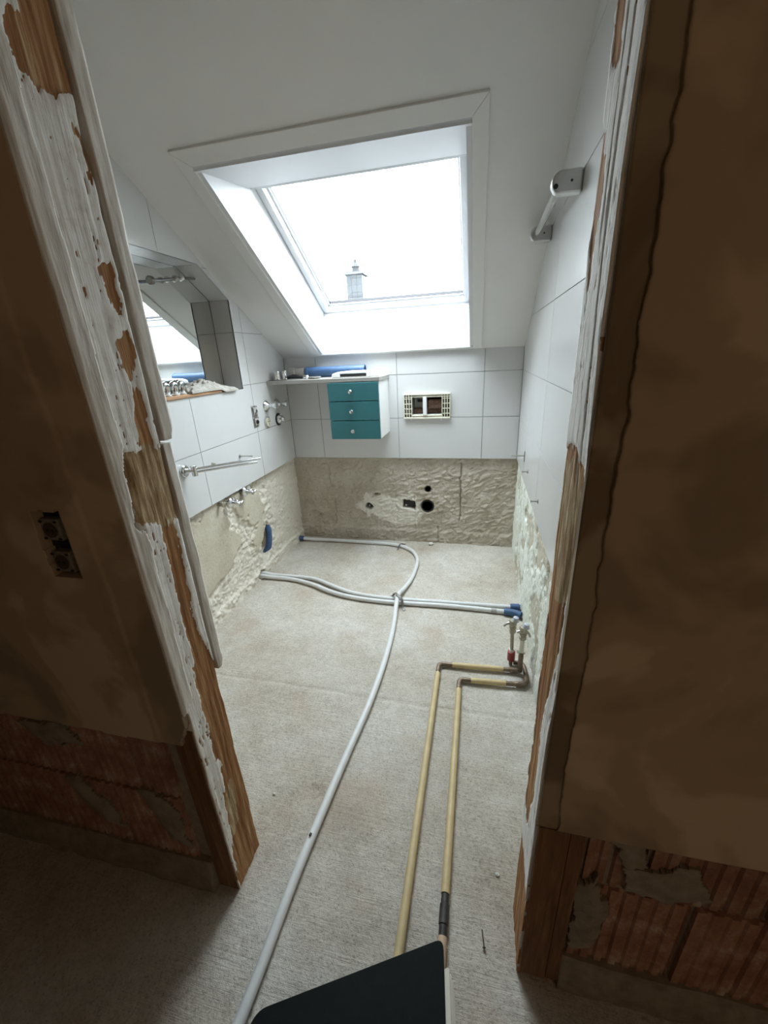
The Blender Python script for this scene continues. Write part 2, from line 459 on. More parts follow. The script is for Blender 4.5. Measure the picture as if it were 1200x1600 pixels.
# convex polygon tools for tile layouts
def clip(poly, a, b, c):          # keep a*u+b*v <= c
    out = []; n = len(poly)
    for i in range(n):
        p, q = poly[i], poly[(i + 1) % n]; dp = a * p[0] + b * p[1] - c; dq = a * q[0] + b * q[1] - c
        if dp <= 1e-9: out.append(p)
        if (dp < -1e-9 and dq > 1e-9) or (dp > 1e-9 and dq < -1e-9):
            t = dp / (dp - dq); out.append((p[0] + (q[0] - p[0]) * t, p[1] + (q[1] - p[1]) * t))
    return out if len(out) > 2 else []
def area(p): return .5 * abs(sum(p[i][0] * p[(i + 1) % len(p)][1] - p[(i + 1) % len(p)][0] * p[i][1] for i in range(len(p)))) if p else 0
def subtract(poly, hole):         # hole convex, counter-clockwise
    out = []; rest = poly; n = len(hole)
    for i in range(n):
        (ax, ay), (bx, by) = hole[i], hole[(i + 1) % n]
        a, b = (by - ay), -(bx - ax); c = a * ax + b * ay        # outside: a*u+b*v >= c
        o_ = clip(rest, -a, -b, -c)
        if area(o_) > 1e-6: out.append(o_)
        rest = clip(rest, a, b, c)
        if area(rest) < 1e-6: break
    return out
def rect(a, b, c, d): return [(a, c), (b, c), (b, d), (a, d)]

# ================================================================== STRUCTURE
# ---- floor
xs = np.linspace(-.40, 2.25, 222); ys = np.linspace(-3.05, .10, 400)
def floor_h(U, V):
    h = (fbm(U * 2.2, V * 2.2, 3, 4) - .5) * .010 + (fbm(U * 22, V * 22, 5, 3) - .5) * .0045
    h += -.0045 * np.exp(-((V + 1.61 + .02 * (noise(U * 4, V * 0, 9) - .5)) / .008) ** 2)      # day joint across the screed
    r = np.hypot(U - .912, V + 2.06); h += -.010 * sstep(.035, .012, r + .012 * (noise(U * 90, V * 90, 2) - .5))
    return h - .004
floor = sheet('floor', xs, ys, lambda U, V: S3(U, V, floor_h(U, V)), lambda U, V: S3(U, V, U * 0 - .06), mat='concrete')
tag(floor, 'rough grey concrete screed floor of the stripped bathroom and hallway', 'floor', kind='structure')
hf = box(B(), -1.7, 3.4, -4.5, .4, -.2, -.0115)
hfo = obj('floor_base', hf, 'concrete', floor)

# ---- back wall
wb = struct('wall_back', box(B(), -.4, 2.1, .17, .3, -.2, 1.66), 'mortar', 'back wall tiled white above a stripped rough mortar band', 'wall')
HOLE_F = rect(.955, 1.168, 1.018, 1.142)       # cistern opening
bm = B()
for p in subtract(rect(-.02, W + .02, T0, 1.46), HOLE_F): prism(bm, p, lambda u, v: (u, .003, v), lambda u, v: (u, .17, v))
obj('tile_bed', bm, 'grout', wb)
J = .0018
def tile_back(u0, u1, v0, v1):
    r_ = rect(max(u0, .001) + J, min(u1, W - .001) - J, v0 + J, v1 - J)
    ps = subtract(r_, HOLE_F)
    if not ps: return
    bm = B()
    for p in ps: prism(bm, p, lambda u, v: (u, 0, v), lambda u, v: (u, .007, v))
    obj('tile', bm, 'tile', wb)
for u0, u1 in ((0, .25), (.25, .85), (.85, 1.45), (1.45, W)):
    for v0, v1 in ((T0, .995), (.995, 1.295), (1.295, 1.445)): tile_back(u0, u1, v0, v1)

def ell(U, V, cu, cv, ru, rv): return np.hypot((U - cu) / ru, (V - cv) / rv)
def back_mask(U, V):
    pal = poly_sd(U, V, [(.50, .28), (.55, .38), (.68, .40), (.80, .37), (.92, .42), (.98, .36), (1.0, .22), (.96, .14), (.80, .13), (.66, .16), (.58, .22)])
    return sstep(-.05, .05, pal + .09 * (fbm(U * 14, V * 14, 40) - .5)) * .85 + .25 * sstep(.55, .7, fbm(U * 6, V * 6, 41))
def back_h(U, V):
    h = (fbm(U * 3, V * 3, 11, 5) - .5) * .016
    a = fbm(U * 11 + V * 7 + 2.2 * fbm(U * 5, V * 5, 17), V * 24 - U * 10 + 2.2 * fbm(U * 4, V * 6, 18), 12, 5, .6); h += (np.abs(a - .5) - .12) * .036      # troughs of the chiselled mortar
    h += (fbm(U * 40, V * 40, 13, 3) - .5) * .006
    base = sstep(.11, .085, V + .015 * (noise(U * 7, V * 0, 14) - .5)); h += .008 * base
    j = .010 * (noise(U * 0, V * 30, 15) - .5)
    h -= .022 * sstep(.006, .003, np.abs(U - 1.306 - j)) * sstep(.18, .20, V) * sstep(.665, .65, V)
    h -= .015 * sstep(.005, .002, np.abs(U - 1.135 - j)) * sstep(.14, .13, V)
    h -= .012 * sstep(.006, .003, np.abs(U - .285 - j * 2)) * sstep(.12, .14, V) * sstep(.36, .33, V)
    h -= .010 * sstep(.006, .003, np.abs(U - .262 - j)) * sstep(.45, .47, V) * sstep(.66, .64, V)
    n2 = .35 * (fbm(U * 30, V * 30, 16) - .5) * 2
    h -= .13 * sstep(1.06, .98, ell(U, V, 1.053, .303, .050, .052))
    h -= .10 * sstep(1.08, .95, ell(U, V, 1.059, .445, .025, .024))
    h -= .14 * sstep(.004, -.004, np.maximum(np.abs(U - .908) - .048, np.abs(V - .314 + .15 * (U - .908)) - .034) + .010 * n2)
    h -= .12 * sstep(1.15, .85, ell(U, V, .578, .285, .030, .026) + .5 * n2)
    h -= .05 * sstep(1.15, .85, ell(U, V, .655, .395, .022, .010) + .4 * n2)
    h -= .020 * sstep(1.2, .8, ell(U, V, .10, .20, .055, .035) + n2 * 1.4)
    h += .006 * sstep(.006, .003, np.abs(U - .962)) * sstep(.10, .14, V) * sstep(.42, .38, V)
    return h
o = sheet('rough_mortar', np.linspace(-.035, W + .03, 350), np.linspace(-.02, T0 - .001, 146), lambda U, V: S3(U, .022 - back_h(U, V), V),
          lambda U, V: S3(U, U * 0 + .18, V), attrs={'rough_mask': back_mask}, mat='pl_back', parent=wb)

# ---- left wall with mirror niche
NI = [(-1.75, 1.275), (-.60, 1.275), (-.60, 1.766), (-.834, 1.905), (-1.51, 1.905), (-1.75, 1.766)]   # (y, z), ccw seen in (y,z)
NO = [(-1.758, 1.267), (-.592, 1.267), (-.592, 1.771), (-.832, 1.913), (-1.512, 1.913), (-1.758, 1.771)]
wl = struct('wall_left', box(B(), -.42, -.16, -2.249, .4, -.2, 3.0), 'mortar', 'left wall with white tiles, a mirror niche and a rough mortar base', 'wall')
bm = B()
for p in subtract(clip(rect(-2.249, .1, T0, 2.95), CS, 1, CZ + .03), NO): prism(bm, p, lambda u, v: (-.003, u, v), lambda u, v: (-.16, u, v))
obj('tile_bed', bm, 'grout', wl)
def tile_side(t, x, s, u0, u1, v0, v1, hole=None):
    r_ = clip(rect(u0 + J, min(u1, -.0005) - J, v0 + J, v1 - J), CS, 1, CZ + .001)
    if area(r_) < 4e-4: return
    ps = subtract(r_, hole) if hole else [r_]
    if not ps or sum(area(p) for p in ps) < 1e-4: return
    bm = B()
    for p in ps: prism(bm, p, lambda u, v: (x, u, v), lambda u, v: (x + s * .007, u, v))
    obj('tile', bm, 'tile', t)
cols = [0, -.509, -1.109, -1.709, -2.24]; rows = [T0 + .3 * i for i in range(8)]
for a, b in zip(cols[1:], cols):
    for c, d in zip(rows, rows[1:]): tile_side(wl, 0, -1, a, b, c, d, NI)
# lining tiles of the niche
def lin(p0, p1, x0=-.1245, x1=-.0005, th=.008):
    d = Vector((p1[0] - p0[0], p1[1] - p0[1])); L = d.length; d /= L; nrm = Vector((d.y, -d.x))
    q0 = Vector(p0) + d * .001; q1 = Vector(p1) - d * .001
    poly = [tuple(q0), tuple(q1), tuple(q1 + nrm * th), tuple(q0 + nrm * th)]
    bm = B(); prism(bm, poly, lambda u, v: (x1, u, v), lambda u, v: (x0, u, v)); obj('niche_tile', bm, 'tile', wl)
for q in ([(-1.75, 1.275), (-1.35, 1.275)], [(-1.35, 1.275), (-.95, 1.275)], [(-.95, 1.275), (-.60, 1.275)],
          [(-.60, 1.275), (-.60, 1.595)], [(-.60, 1.595), (-.60, 1.766)], [(-.60, 1.766), (-.834, 1.905)],
          [(-.834, 1.905), (-1.17, 1.905)], [(-1.17, 1.905), (-1.51, 1.905)], [(-1.51, 1.905), (-1.75, 1.766)], [(-1.75, 1.766), (-1.75, 1.275)]):
    lin(*q)
def left_patch(U, V):             # smooth trowelled patches (1) against rough broken ground (0)
    a = poly_sd(U, V, [(-1.35, .70), (-.98, .70), (-1.0, .62), (-.92, .50), (-.88, .40), (-1.0, .30), (-1.10, .22), (-1.35, .20)])
    b = poly_sd(U, V, [(-.90, .66), (-.62, .70), (-.55, .45), (-.72, .40), (-.86, .52)])
    c = poly_sd(U, V, [(-.78, .34), (-.62, .40), (-.58, .25), (-.70, .20), (-.80, .24)])
    d = np.maximum(np.maximum(a, b), c) + .20 * (fbm(U * 9, V * 9, 21, 5, .62) - .5)
    return sstep(-.012, .012, d)
def left_h(U, V):
    s = left_patch(U, V)
    h = (fbm(U * 3, V * 3, 22) - .5) * .010
    rough = (np.abs(fbm(U * 12, V * 14, 23, 5, .6) - .5)) * .046 + (fbm(U * 60, V * 60, 24, 4, .65) - .5) * .014 - .017
    h += np.where(U > -.45, .6, 1.) * rough * (1 - s) + .002 * s
    h += .012 * sstep(.075, .055, V + .02 * (noise(U * 8, V * 0, 25) - .5))
    n2 = .5 * (fbm(U * 26, V * 26, 26) - .5) * 2
    h -= .12 * sstep(1.1, .9, ell(U + (V - .22) * -.30, V, -.572, .215, .078, .120) + n2 * .45)
    h -= .05 * sstep(1.1, .9, ell(U, V, -.71, .028, .045, .028) + n2 * .4)
    return h
sheet('rough_mortar', np.linspace(-2.249, .03, 380), np.linspace(-.02, T0 - .001, 140), lambda U, V: S3(-.022 + left_h(U, V), U, V),
      lambda U, V: S3(U * 0 - .17, U, V), attrs={'rough_mask': lambda U, V: (1 - left_patch(U, V)) * .8}, mat='pl_left', parent=wl)

# ---- right wall
wr = struct('wall_right', box(B(), W + .10, W + .35, -2.249, .4, -.2, 3.0), 'mortar', 'right wall with white tiles above flaking white plaster', 'wall')
bm = B()
prism(bm, clip(rect(-2.249, .1, T0, 2.95), CS, 1, CZ + .03), lambda u, v: (W + .003, u, v), lambda u, v: (W + .10, u, v))
obj('tile_bed', bm, 'grout', wr)
cols = [0, -.485, -1.085, -1.685, -2.24]
for a, b in zip(cols[1:], cols):
    for c, d in zip(rows, rows[1:]): tile_side(wr, W, 1, a, b, c, d)
def right_h(U, V):
    h = (fbm(U * 3, V * 3, 31) - .5) * .008
    fl = fbm(U * 16, V * 9, 32, 5); h += .007 * sstep(.44, .52, fl) + (fbm(U * 50, V * 50, 33, 3) - .5) * .006 - .006
    h -= .03 * sstep(1.1, .8, ell(U, V, -.66, .53, .03, .035) + .6 * (fbm(U * 30, V * 30, 34) - .5))
    return h
def right_mask(U, V):
    return sstep(.47, .40, fbm(U * 16, V * 9, 32, 5)) * .8 + .9 * sstep(.05, -.02, np.abs(V - .66 - .03 * (noise(U * 8, V * 0, 35) - .5)) - .03) * sstep(-.9, -1.1, U)
sheet('flaking_plaster', np.linspace(-2.249, .03, 330), np.linspace(-.02, T0 - .001, 120), lambda U, V: S3(W + .012 - right_h(U, V), U, V),
      lambda U, V: S3(U * 0 + W + .11, U, V), attrs={'rough_mask': right_mask}, mat='pl_right', parent=wr)

# ---- sloped ceiling with skylight opening
OX0, OX1, OY0, OY1 = .302, 1.370, -1.190, -.014
bm = B()
for p in subtract(rect(-.40, 2.05, -2.36, .38), rect(OX0, OX1, OY0, OY1)):
    prism(bm, p, lambda u, v: (u, v, ceil_z(v)), lambda u, v: (u, v + NRM.y * .03, ceil_z(v) + NRM.z * .03))
ceil = struct('ceiling', bm, 'ceil', 'sloped white plastered attic ceiling around the skylight', 'ceiling')

# ---- skylight
win = struct_group('window_1', 'white framed roof window with a deep white lining in the sloped ceiling', 'window')
def sp(y_d, d):       # point on plane parallel to the ceiling, offset d outwards, whose ceiling-parallel y is y_d
    return y_d, CZ - CS * y_d + d * math.sqrt(1 + CS * CS)
FX0, FX1 = .325, 1.360          # frame outside
FT, FB = -.835, .012            # y of frame top and bottom on plane d=.2
DF = .205
zt = sp(FT, DF)[1]; zb = sp(FB, DF)[1]
def quadslab(name, pts, th, mat):     # pts: 4 points, solid thickened along its normal away from the shaft
    P = [Vector(p) for p in pts]; n_ = (P[1] - P[0]).cross(P[3] - P[0]).normalized() * th
    bm = B(); a = [bm.verts.new(p) for p in P]; b = [bm.verts.new(p + n_) for p in P]
    bm.faces.new(a); bm.faces.new(b[::-1])
    for i in range(4): bm.faces.new((a[i], b[i], b[(i + 1) % 4], a[(i + 1) % 4]))
    return obj(name, bm, mat, win)
e_ = .001
c_tl = (OX0, OY0, ceil_z(OY0) - e_); c_tr = (OX1, OY0, ceil_z(OY0) - e_); c_bl = (OX0, OY1, ceil_z(OY1) - e_); c_br = (OX1, OY1, ceil_z(OY1) - e_)
f_tl = (FX0, FT, zt + .05); f_tr = (FX1 + .004, FT, zt + .05); f_bl = (FX0, FB, zb + .10); f_br = (FX1 + .004, FB, zb + .10)
l_bl = (FX0, FB - .004, zb + .008); l_br = (FX1 + .004, FB - .004, zb + .008)
f_tl2 = (FX0, FT, zt + .02); f_tr2 = (FX1 + .004, FT, zt + .02)
quadslab('window_lining', [c_tr, c_tl, f_tl2, f_tr2], .02, 'white_paint')
quadslab('window_lining', [c_bl, c_br, l_br, l_bl], .02, 'white_paint')
quadslab('window_lining', [c_tl, c_bl, f_bl, f_tl], .02, 'white_paint')
quadslab('window_lining', [c_br, c_tr, f_tr, f_br], .02, 'white_paint')
def bar(name, x0, x1, y0, y1, d0, d1, mat, parent=None, bev=.003):  # bar in slope space
    bm = B()
    pts = []
    for (x, y) in ((x0, y0), (x1, y0), (x1, y1), (x0, y1)):
        pts.append((x, y))
    def at(x, y, d): return (x, y + NRM.y * d, ceil_z(y) + NRM.z * d)
    prism(bm, pts, lambda u, v: at(u, v, d0), lambda u, v: at(u, v, d1))
    return obj(name, bm, mat, parent or win, bevel=bev)
K = NRM.y * .205                  # shift from y on plane d to slope-foot y
T_, B_ = FT - K, FB - K           # slope-foot coordinates of the frame
def ring(name, x0, x1, y0, y1, wl_, wt, wb_, d0, d1, mat, bev=.003):
    bar(name, x0, x0 + wl_, y0, y1, d0, d1, mat, bev=bev); bar(name, x1 - wl_, x1, y0, y1, d0, d1, mat, bev=bev)
    bar(name, x0 + wl_, x1 - wl_, y0, y0 + wt, d0, d1, mat, bev=bev); bar(name, x0 + wl_, x1 - wl_, y1 - wb_, y1, d0, d1, mat, bev=bev)
ring('window_frame', FX0 - .02, FX1 + .02, T_ - .03, B_ + .03, .038, .045, .045, .215, .330, 'pvc')
ring('window_sash', FX0 + .022, FX1 - .020, T_ + .010, B_ - .002, .034, .034, .028, .250, .318, 'pvc')
ring('glazing_bead', FX0 + .056, FX1 - .052, T_ + .044, B_ - .029, .012, .012, .012, .290, .315, 'pvc', .002)
ring('glazing_gasket', FX0 + .066, FX1 - .062, T_ + .054, B_ - .039, .004, .004, .004, .297, .316, 'gasket', 0)
bar('glass_pane', FX0 + .060, FX1 - .055, T_ + .048, B_ - .032, .316, .322, 'glass', bev=0)
bar('ventilation_flap', FX0 + .06, FX1 - .045, T_ - .012, T_ + .014, .222, .252, 'greyalu')
# architrave round the opening
tr = struct_group('trim_1', 'flat white architrave boards round the skylight opening', 'trim')
def flat(x0, x1, y0, y1, poly=None):
    bm = B(); pts = poly or rect(x0, x1, y0, y1)
    prism(bm, pts, lambda u, v: (u, v - NRM.y * .010, ceil_z(v) - NRM.z * .010), lambda u, v: (u, v + NRM.y * .002, ceil_z(v) + NRM.z * .002))
    obj('architrave_board', bm, 'ceil', tr, bevel=.002)
A = .056
flat(0, 0, 0, 0, [(OX0 - A, OY0 - A), (OX1 + A, OY0 - A), (OX1, OY0), (OX0, OY0)])
flat(0, 0, 0, 0, [(OX0 - A, OY0 - A + .0008), (OX0, OY0 + .0008), (OX0, OY1 - .004), (OX0 - A, OY1 - .004)])
flat(0, 0, 0, 0, [(OX1 + A, OY0 - A + .0008), (OX1 + A, OY1 - .004), (OX1, OY1 - .004), (OX1, OY0 + .0008)])

po.location = (0.845, (FT + FB) / 2 + NRM.y * .06, CZ - CS * (FT + FB) / 2 + .26)
po.location = Vector((.84, (T_ + B_) / 2, ceil_z((T_ + B_) / 2))) + NRM * .40
po.rotation_euler = (math.atan(-CS), 0, 0)    # faces down into the room
pl.size = 1.04; pl.size_y = 1.05

# ---- partition with the doorway (hall side = camera side)
def wall_half(name, x0, x1, label):
    return struct(name, box(B(), x0, x1, YF0 + .012, YF1, -.15, 3.0), 'mortar', label, 'wall')
wfl = wall_half('wall_front_left', -1.7, .735, 'dark hallway wall left of the doorway, plaster above bare clay blocks')
wfr = wall_half('wall_front_right', 1.66, 3.4, 'dark hallway wall right of the doorway, plaster above bare clay blocks')
wft = struct('wall_front_top', box(B(), .60, 1.80, YF0 + .01, YF1 - .002, 2.08, 2.99), 'hplaster', 'wall strip above the doorway', 'wall')

# plaster sheets on the hall side
SX0, SX1, SZ0, SZ1 = .584, .658, 1.034, 1.177      # cut-out for the sockets
def lkeep(U, V):
    e1 = .797 + .004 * (noise(V * 40, V * 0, 61) - .5) - .030 * sstep(.66, .60, V) * noise(V * 60, V * 0, 62)
    e0 = .580 + .012 * (U - .2) + .006 * (noise(U * 25, U * 0, 63) - .5)
    hole = (U > SX0 + .004 * (noise(V * 60, V * 0, 64) - .5)) & (U < SX1) & (V > SZ0) & (V < SZ1 + .006 * (noise(U * 80, U * 0, 65) - .5))
    return (U < e1) & (V > e0) & ~hole
ul = np.concatenate([np.linspace(-1.7, .05, 12)[:-1], np.linspace(.05, .80, 190)])
vl = np.concatenate([np.linspace(.56, 1.95, 330)[:-1], np.linspace(1.95, 3.0, 8)])
def lface(U, V):
    h = (fbm(U * 3, V * 3, 66) - .5) * .006 + .003 * sstep(.715, .705, U + .01 * (V - 1.1) + .006 * (noise(V * 9, V * 0, 67) - .5))
    return S3(U, YF0 - .010 - h, V)
sheet('plaster_layer', ul, vl, lface, lambda U, V: S3(U, U * 0 + YF0 + .013, V), keep=lkeep, mat='hplaster', parent=wfl)
def rkeep(U, V):
    e1 = .556 + .007 * (noise(U * 20, U * 0, 72) - .5)
    return V > e1
ur = np.concatenate([np.linspace(1.60, 2.1, 130)[:-1], np.linspace(2.1, 3.4, 10)])
def redge(U, V): return U + (.006 + .012 * (fbm(V * 26, V * 0, 71, 5, .6) - .5)) * np.clip((1.64 - U) / .04, 0, 1)
sheet('plaster_layer', ur, vl, lambda U, V: S3(redge(U, V), YF0 - .018 - (fbm(U * 3, V * 3, 73) - .5) * .006, V), lambda U, V: S3(redge(U, V), U * 0 + YF0 + .013, V),
      keep=rkeep, mat='hplaster', parent=wfr)

# clay blocks with vertical ribs
def block_mesh(w, h, ribs, seed):
    rng = random.Random(seed); bm = B(); prof = []
    n = max(2, int(w / .026))
    for i in range(n):
        u = i / n * w; d = .006 if ribs else .0015
        dd = d * rng.uniform(.5, 1.2)
        prof += [(u + .002, 0), (u + w / n * .55, 0), (u + w / n * .65, dd), (u + w / n * .95, dd)]
    prof.append((w, 0)); m_ = len(prof)
    for z in (0, h): pass
    f0 = [bm.verts.new((u, d, 0)) for u, d in prof]; f1 = [bm.verts.new((u, d, h)) for u, d in prof]
    b0 = [bm.verts.new((u, .05, 0)) for u, d in (prof[0], prof[-1])]; b1 = [bm.verts.new((u, .05, h)) for u, d in (prof[0], prof[-1])]
    for i in range(m_ - 1): bm.faces.new((f0[i], f0[i + 1], f1[i + 1], f1[i]))
    bm.faces.new((b0[0], f0[0], f1[0], b1[0])); bm.faces.new((f0[-1], b0[1], b1[1], f1[-1]))
    bm.faces.new(f1 + [b1[1], b1[0]]); bm.faces.new([b0[0], b0[1]] + f0[::-1])
    bmesh.ops.recalc_face_normals(bm, faces=bm.faces)
    me = bpy.data.meshes.new('brick'); bm.to_mesh(me); bm.free(); me.materials.append(M['brick']); return me
def blocks(parent, x0, x1, rows_, step, off, seed):
    rng = random.Random(seed)
    for k, (z0, z1) in enumerate(rows_):
        x = x0 - (off if k % 2 else 0)
        while x < x1 - .02:
            a = max(x, x0); b = min(x + step - .008, x1)
            if b - a > .03:
                me = block_mesh(b - a, z1 - z0 - .010, True, rng.randint(0, 9999))
                o = bpy.data.objects.new('brick', me); COL.objects.link(o); o.parent = parent
                o.location = (a, YF0 + .002 + rng.uniform(-.002, .004), z0)
            x += step
blocks(wfr, 1.672, 2.7, ((.100, .385), (.385, .600)), .213, .10, 5)
blocks(wfl, -.62, .700, ((.100, .360), (.360, .610)), .22, .11, 6)
def blob(name, parent, poly, th, seed, mat='mortar'):
    us_ = [p[0] for p in poly]; vs_ = [p[1] for p in poly]
    u = np.linspace(min(us_) - .02, max(us_) + .02, 44); v = np.linspace(min(vs_) - .02, max(vs_) + .02, 44)
    sheet(name, u, v, lambda U, V: S3(U, YF0 - .001 - th * sstep(-.01, .03, poly_sd(U, V, poly)) - .006 * (fbm(U * 40, V * 40, seed) - .5), V),
          lambda U, V: S3(U, U * 0 + YF0 + .02, V), keep=lambda U, V: poly_sd(U, V, poly) + .03 * (fbm(U * 30, V * 30, seed) - .5) > 0, mat=mat, parent=parent)
blob('mortar_patch', wfl, [(.31, .34), (.36, .36), (.44, .26), (.47, .17), (.40, .18), (.34, .26)], .010, 81)
blob('mortar_patch', wfl, [(.56, .36), (.62, .37), (.68, .30), (.68, .16), (.62, .17), (.60, .26)], .007, 82)
blob('mortar_patch', wfl, [(.22, .55), (.40, .57), (.42, .50), (.30, .47)], .006, 83)
blob('mortar_patch', wfr, [(1.66, .38), (1.70, .42), (1.73, .30), (1.72, .16), (1.67, .14)], .010, 84)
blob('mortar_patch', wfr, [(1.71, .555), (1.76, .56), (1.78, .48), (1.74, .46)], .006, 85)
blob('mortar_patch', wfr, [(1.74, .46), (1.86, .50), (1.90, .42), (1.83, .39), (1.76, .40)], .005, 86)
def kerb(parent, x0, x1, seed):      # mortar bed at the foot of the wall
    u = np.linspace(x0, x1, 120); v = np.linspace(-.02, .105, 14)
    sheet('mortar_foot', u, v, lambda U, V: S3(U, YF0 - .004 - .016 * sstep(.105, .03, V) - .010 * (fbm(U * 18, V * 18, seed) - .5), V),
          lambda U, V: S3(U, U * 0 + YF0 + .02, V), mat='mortar', parent=parent)
kerb(wfr, 1.66, 2.7, 91); kerb(wfl, -.7, .735, 92)

# ---- hallway shell behind the photographer
struct('wall_hall_back', box(B(), -1.9, 3.6, -4.6, -4.4, -.2, 2.9), 'hallwall', 'beige hallway wall behind the viewpoint', 'wall')
struct('wall_hall_left', box(B(), -1.85, -1.65, -4.5, YF1, -.2, 2.9), 'hallwall', 'beige end wall of the hallway on the left', 'wall')
struct('wall_hall_right', box(B(), 3.3, 3.5, -4.5, YF1, -.2, 2.9), 'hallwall', 'beige end wall of the hallway on the right', 'wall')
struct('ceiling_hall', box(B(), -1.9, 3.6, -4.6, YF0 + .06, 2.45, 2.65), 'hallceil', 'flat ceiling of the dim hallway', 'ceiling')

# ================================================================== DOOR POSTS
def post_solid(name, t, xf, s, thick, y0, y1, z1, bare, tan, seed, edge0, edge1, extra, du=.0028, dv=.0042):
    nu = int((y1 - y0) / du); nv = int((z1) / dv)
    def warp(U, V):
        k = (U - y0) / (y1 - y0)
        return U + edge0(V) * (1 - k) + edge1(V) * k
    def paint(U, V):
        Yw = U; m = np.full(U.shape, 1.)
        for p, soft in bare:
            d = poly_sd(Yw, V, p) + .030 * (fbm(U * 90, V * 16, seed, 5, .65) - .5) + .012 * (fbm(U * 30, V * 30, seed + 9, 4, .7) - .5)
            m = np.minimum(m, 1 - sstep(-soft, soft, d))
        sp_ = fbm(U * 160, V * 40, seed + 7, 4, .7) + .12 * (fbm(U * 14, V * 5, seed + 8) - .5)
        return np.minimum(m, 1 - .9 * sstep(.70, .74, sp_))
    def tanf(U, V):
        m = np.zeros(U.shape)
        for p in tan: m = np.maximum(m, sstep(-.01, .01, poly_sd(U, V, p) + .02 * (fbm(U * 60, V * 10, seed + 5) - .5)))
        return m
    def top(U, V):
        p = paint(U, V)
        h = .0028 * p + (fbm(U * 120, V * 7, seed + 1, 4) - .5) * (.004 - .002 * p) + (fbm(U * 12, V * 4, seed + 2, 3) - .5) * .004
        h += extra(U, V)
        return S3(xf + s * h, warp(U, V), V)
    o = sheet(name, np.linspace(y0, y1, nu), np.linspace(-.01, z1, nv), top, lambda U, V: S3(U * 0 + xf - s * thick, warp(U, V), V),
              attrs={'paint': paint, 'tan': tanf}, mat='post')
    off = Vector(t.location)
    o.data.transform(Matrix.Translation(-off)); o.parent = t
    return o
LP = thing('door_post', 'peeling white painted timber door post, left of the doorway, broad inner face showing', 'door post', (.77, -2.31, 0))
bareL = [([(-2.335, 1.869), (-2.309, 1.895), (-2.30, 2.07), (-2.20, 2.07), (-2.222, 1.888), (-2.237, 1.82), (-2.255, 1.82), (-2.292, 1.807), (-2.332, 1.81), (-2.341, 1.841)], .004),
 ([(-2.258, 1.811), (-2.25, 1.792), (-2.235, 1.741), (-2.255, 1.713), (-2.263, 1.734), (-2.266, 1.781)], .003),
 ([(-2.283, 1.594), (-2.252, 1.612), (-2.254, 1.545), (-2.27, 1.523), (-2.283, 1.552)], .003),
 ([(-2.292, 1.476), (-2.262, 1.487), (-2.254, 1.46), (-2.28, 1.4), (-2.294, 1.423)], .012),
 ([(-2.283, 1.4), (-2.262, 1.377), (-2.266, 1.302), (-2.269, 1.238), (-2.288, 1.253), (-2.299, 1.296), (-2.292, 1.355)], .004),
 ([(-2.348, 1.282), (-2.281, 1.273), (-2.23, 1.268), (-2.234, 1.114), (-2.283, 1.124), (-2.348, 1.146)], .004),
 ([(-2.29, 1.141), (-2.258, 1.094), (-2.269, .986), (-2.276, .887), (-2.264, .795), (-2.231, .676), (-2.235, .547), (-2.22, .38), (-2.290, .38), (-2.324, .49), (-2.324, .601), (-2.317, .696), (-2.310, .847), (-2.305, .981), (-2.301, 1.081)], .003),
 ([(-2.317, .434), (-2.22, .42), (-2.22, -.05), (-2.37, -.05), (-2.345, .209)], .004)]
tanL = [[(-2.35, 1.29), (-2.22, 1.28), (-2.22, 1.11), (-2.35, 1.13)], [(-2.33, .34), (-2.29, .36), (-2.30, .20), (-2.34, .18)]]
jit = lambda a, s_: (lambda V: a * (fbm(V * 14, V * 0, s_, 4) - .5))
post_solid('timber_post', LP, .798, 1, .062, -2.366, -2.250, 2.08, bareL, tanL, 101, jit(.004, 111), jit(.008, 112),
           lambda U, V: -.020 * sstep(-.004, .006, poly_sd(U, V, [(-2.37, 1.30), (-2.338, 1.287), (-2.333, 1.24), (-2.340, 1.166), (-2.345, 1.125), (-2.37, 1.13)])))
# plaster return on the inner face, broken away in one place and ending above the floor
ybite = [(-2.339, 1.30), (-2.322, 1.289), (-2.325, 1.24), (-2.335, 1.166), (-2.338, 1.120), (-2.362, 1.140), (-2.356, 1.212), (-2.352, 1.26)]
def ret_keep(U, V):
    e = -2.341 + .012 * (fbm(V * 9, V * 0, 121, 4) - .5) - .006 * sstep(1.0, .75, V)
    zlow = .70 + .05 * (U + 2.36) / .03 * .6 + .02 * (noise(U * 120, U * 0, 122) - .5)
    return (U < e) & (V > zlow) & ~(poly_sd(U, V, ybite) + .006 * (noise(U * 150, V * 60, 123) - .5) > 0)
o = sheet('plaster_return', np.linspace(-2.3795, -2.315, 30), np.linspace(.60, 2.08, 420),
          lambda U, V: S3(.8045 + (fbm(U * 40, V * 10, 124) - .5) * .004 - .004 * sstep(-2.372, -2.379, U), U, V), lambda U, V: S3(U * 0 + .797, U, V), keep=ret_keep, mat='strip')
o.data.transform(Matrix.Translation(-Vector(LP.location))); o.parent = LP
def casing(name, z0, z1, y0, y1, x0, x1, seed, mat='strip'):
    vv = np.linspace(z0, z1, 90); uu_ = np.linspace(y0, y1, 8)
    o = sheet(name, uu_, vv, lambda U, V: S3(x1 + (fbm(U * 50, V * 12, seed) - .5) * .004, U + .004 * (fbm(V * 16, V * 0, seed + 1) - .5) - .010 * sstep(.02, 0, V - z0) * (U - y0) / (y1 - y0), V),
              lambda U, V: S3(U * 0 + x0, U, V), mat=mat)
    o.data.transform(Matrix.Translation(-Vector(LP.location))); o.parent = LP
casing('casing_strip', 1.285, 2.08, -2.238, -2.206, .742, .803, 131)
casing('casing_strip', .695, 1.278, -2.240, -2.217, .742, .800, 133)
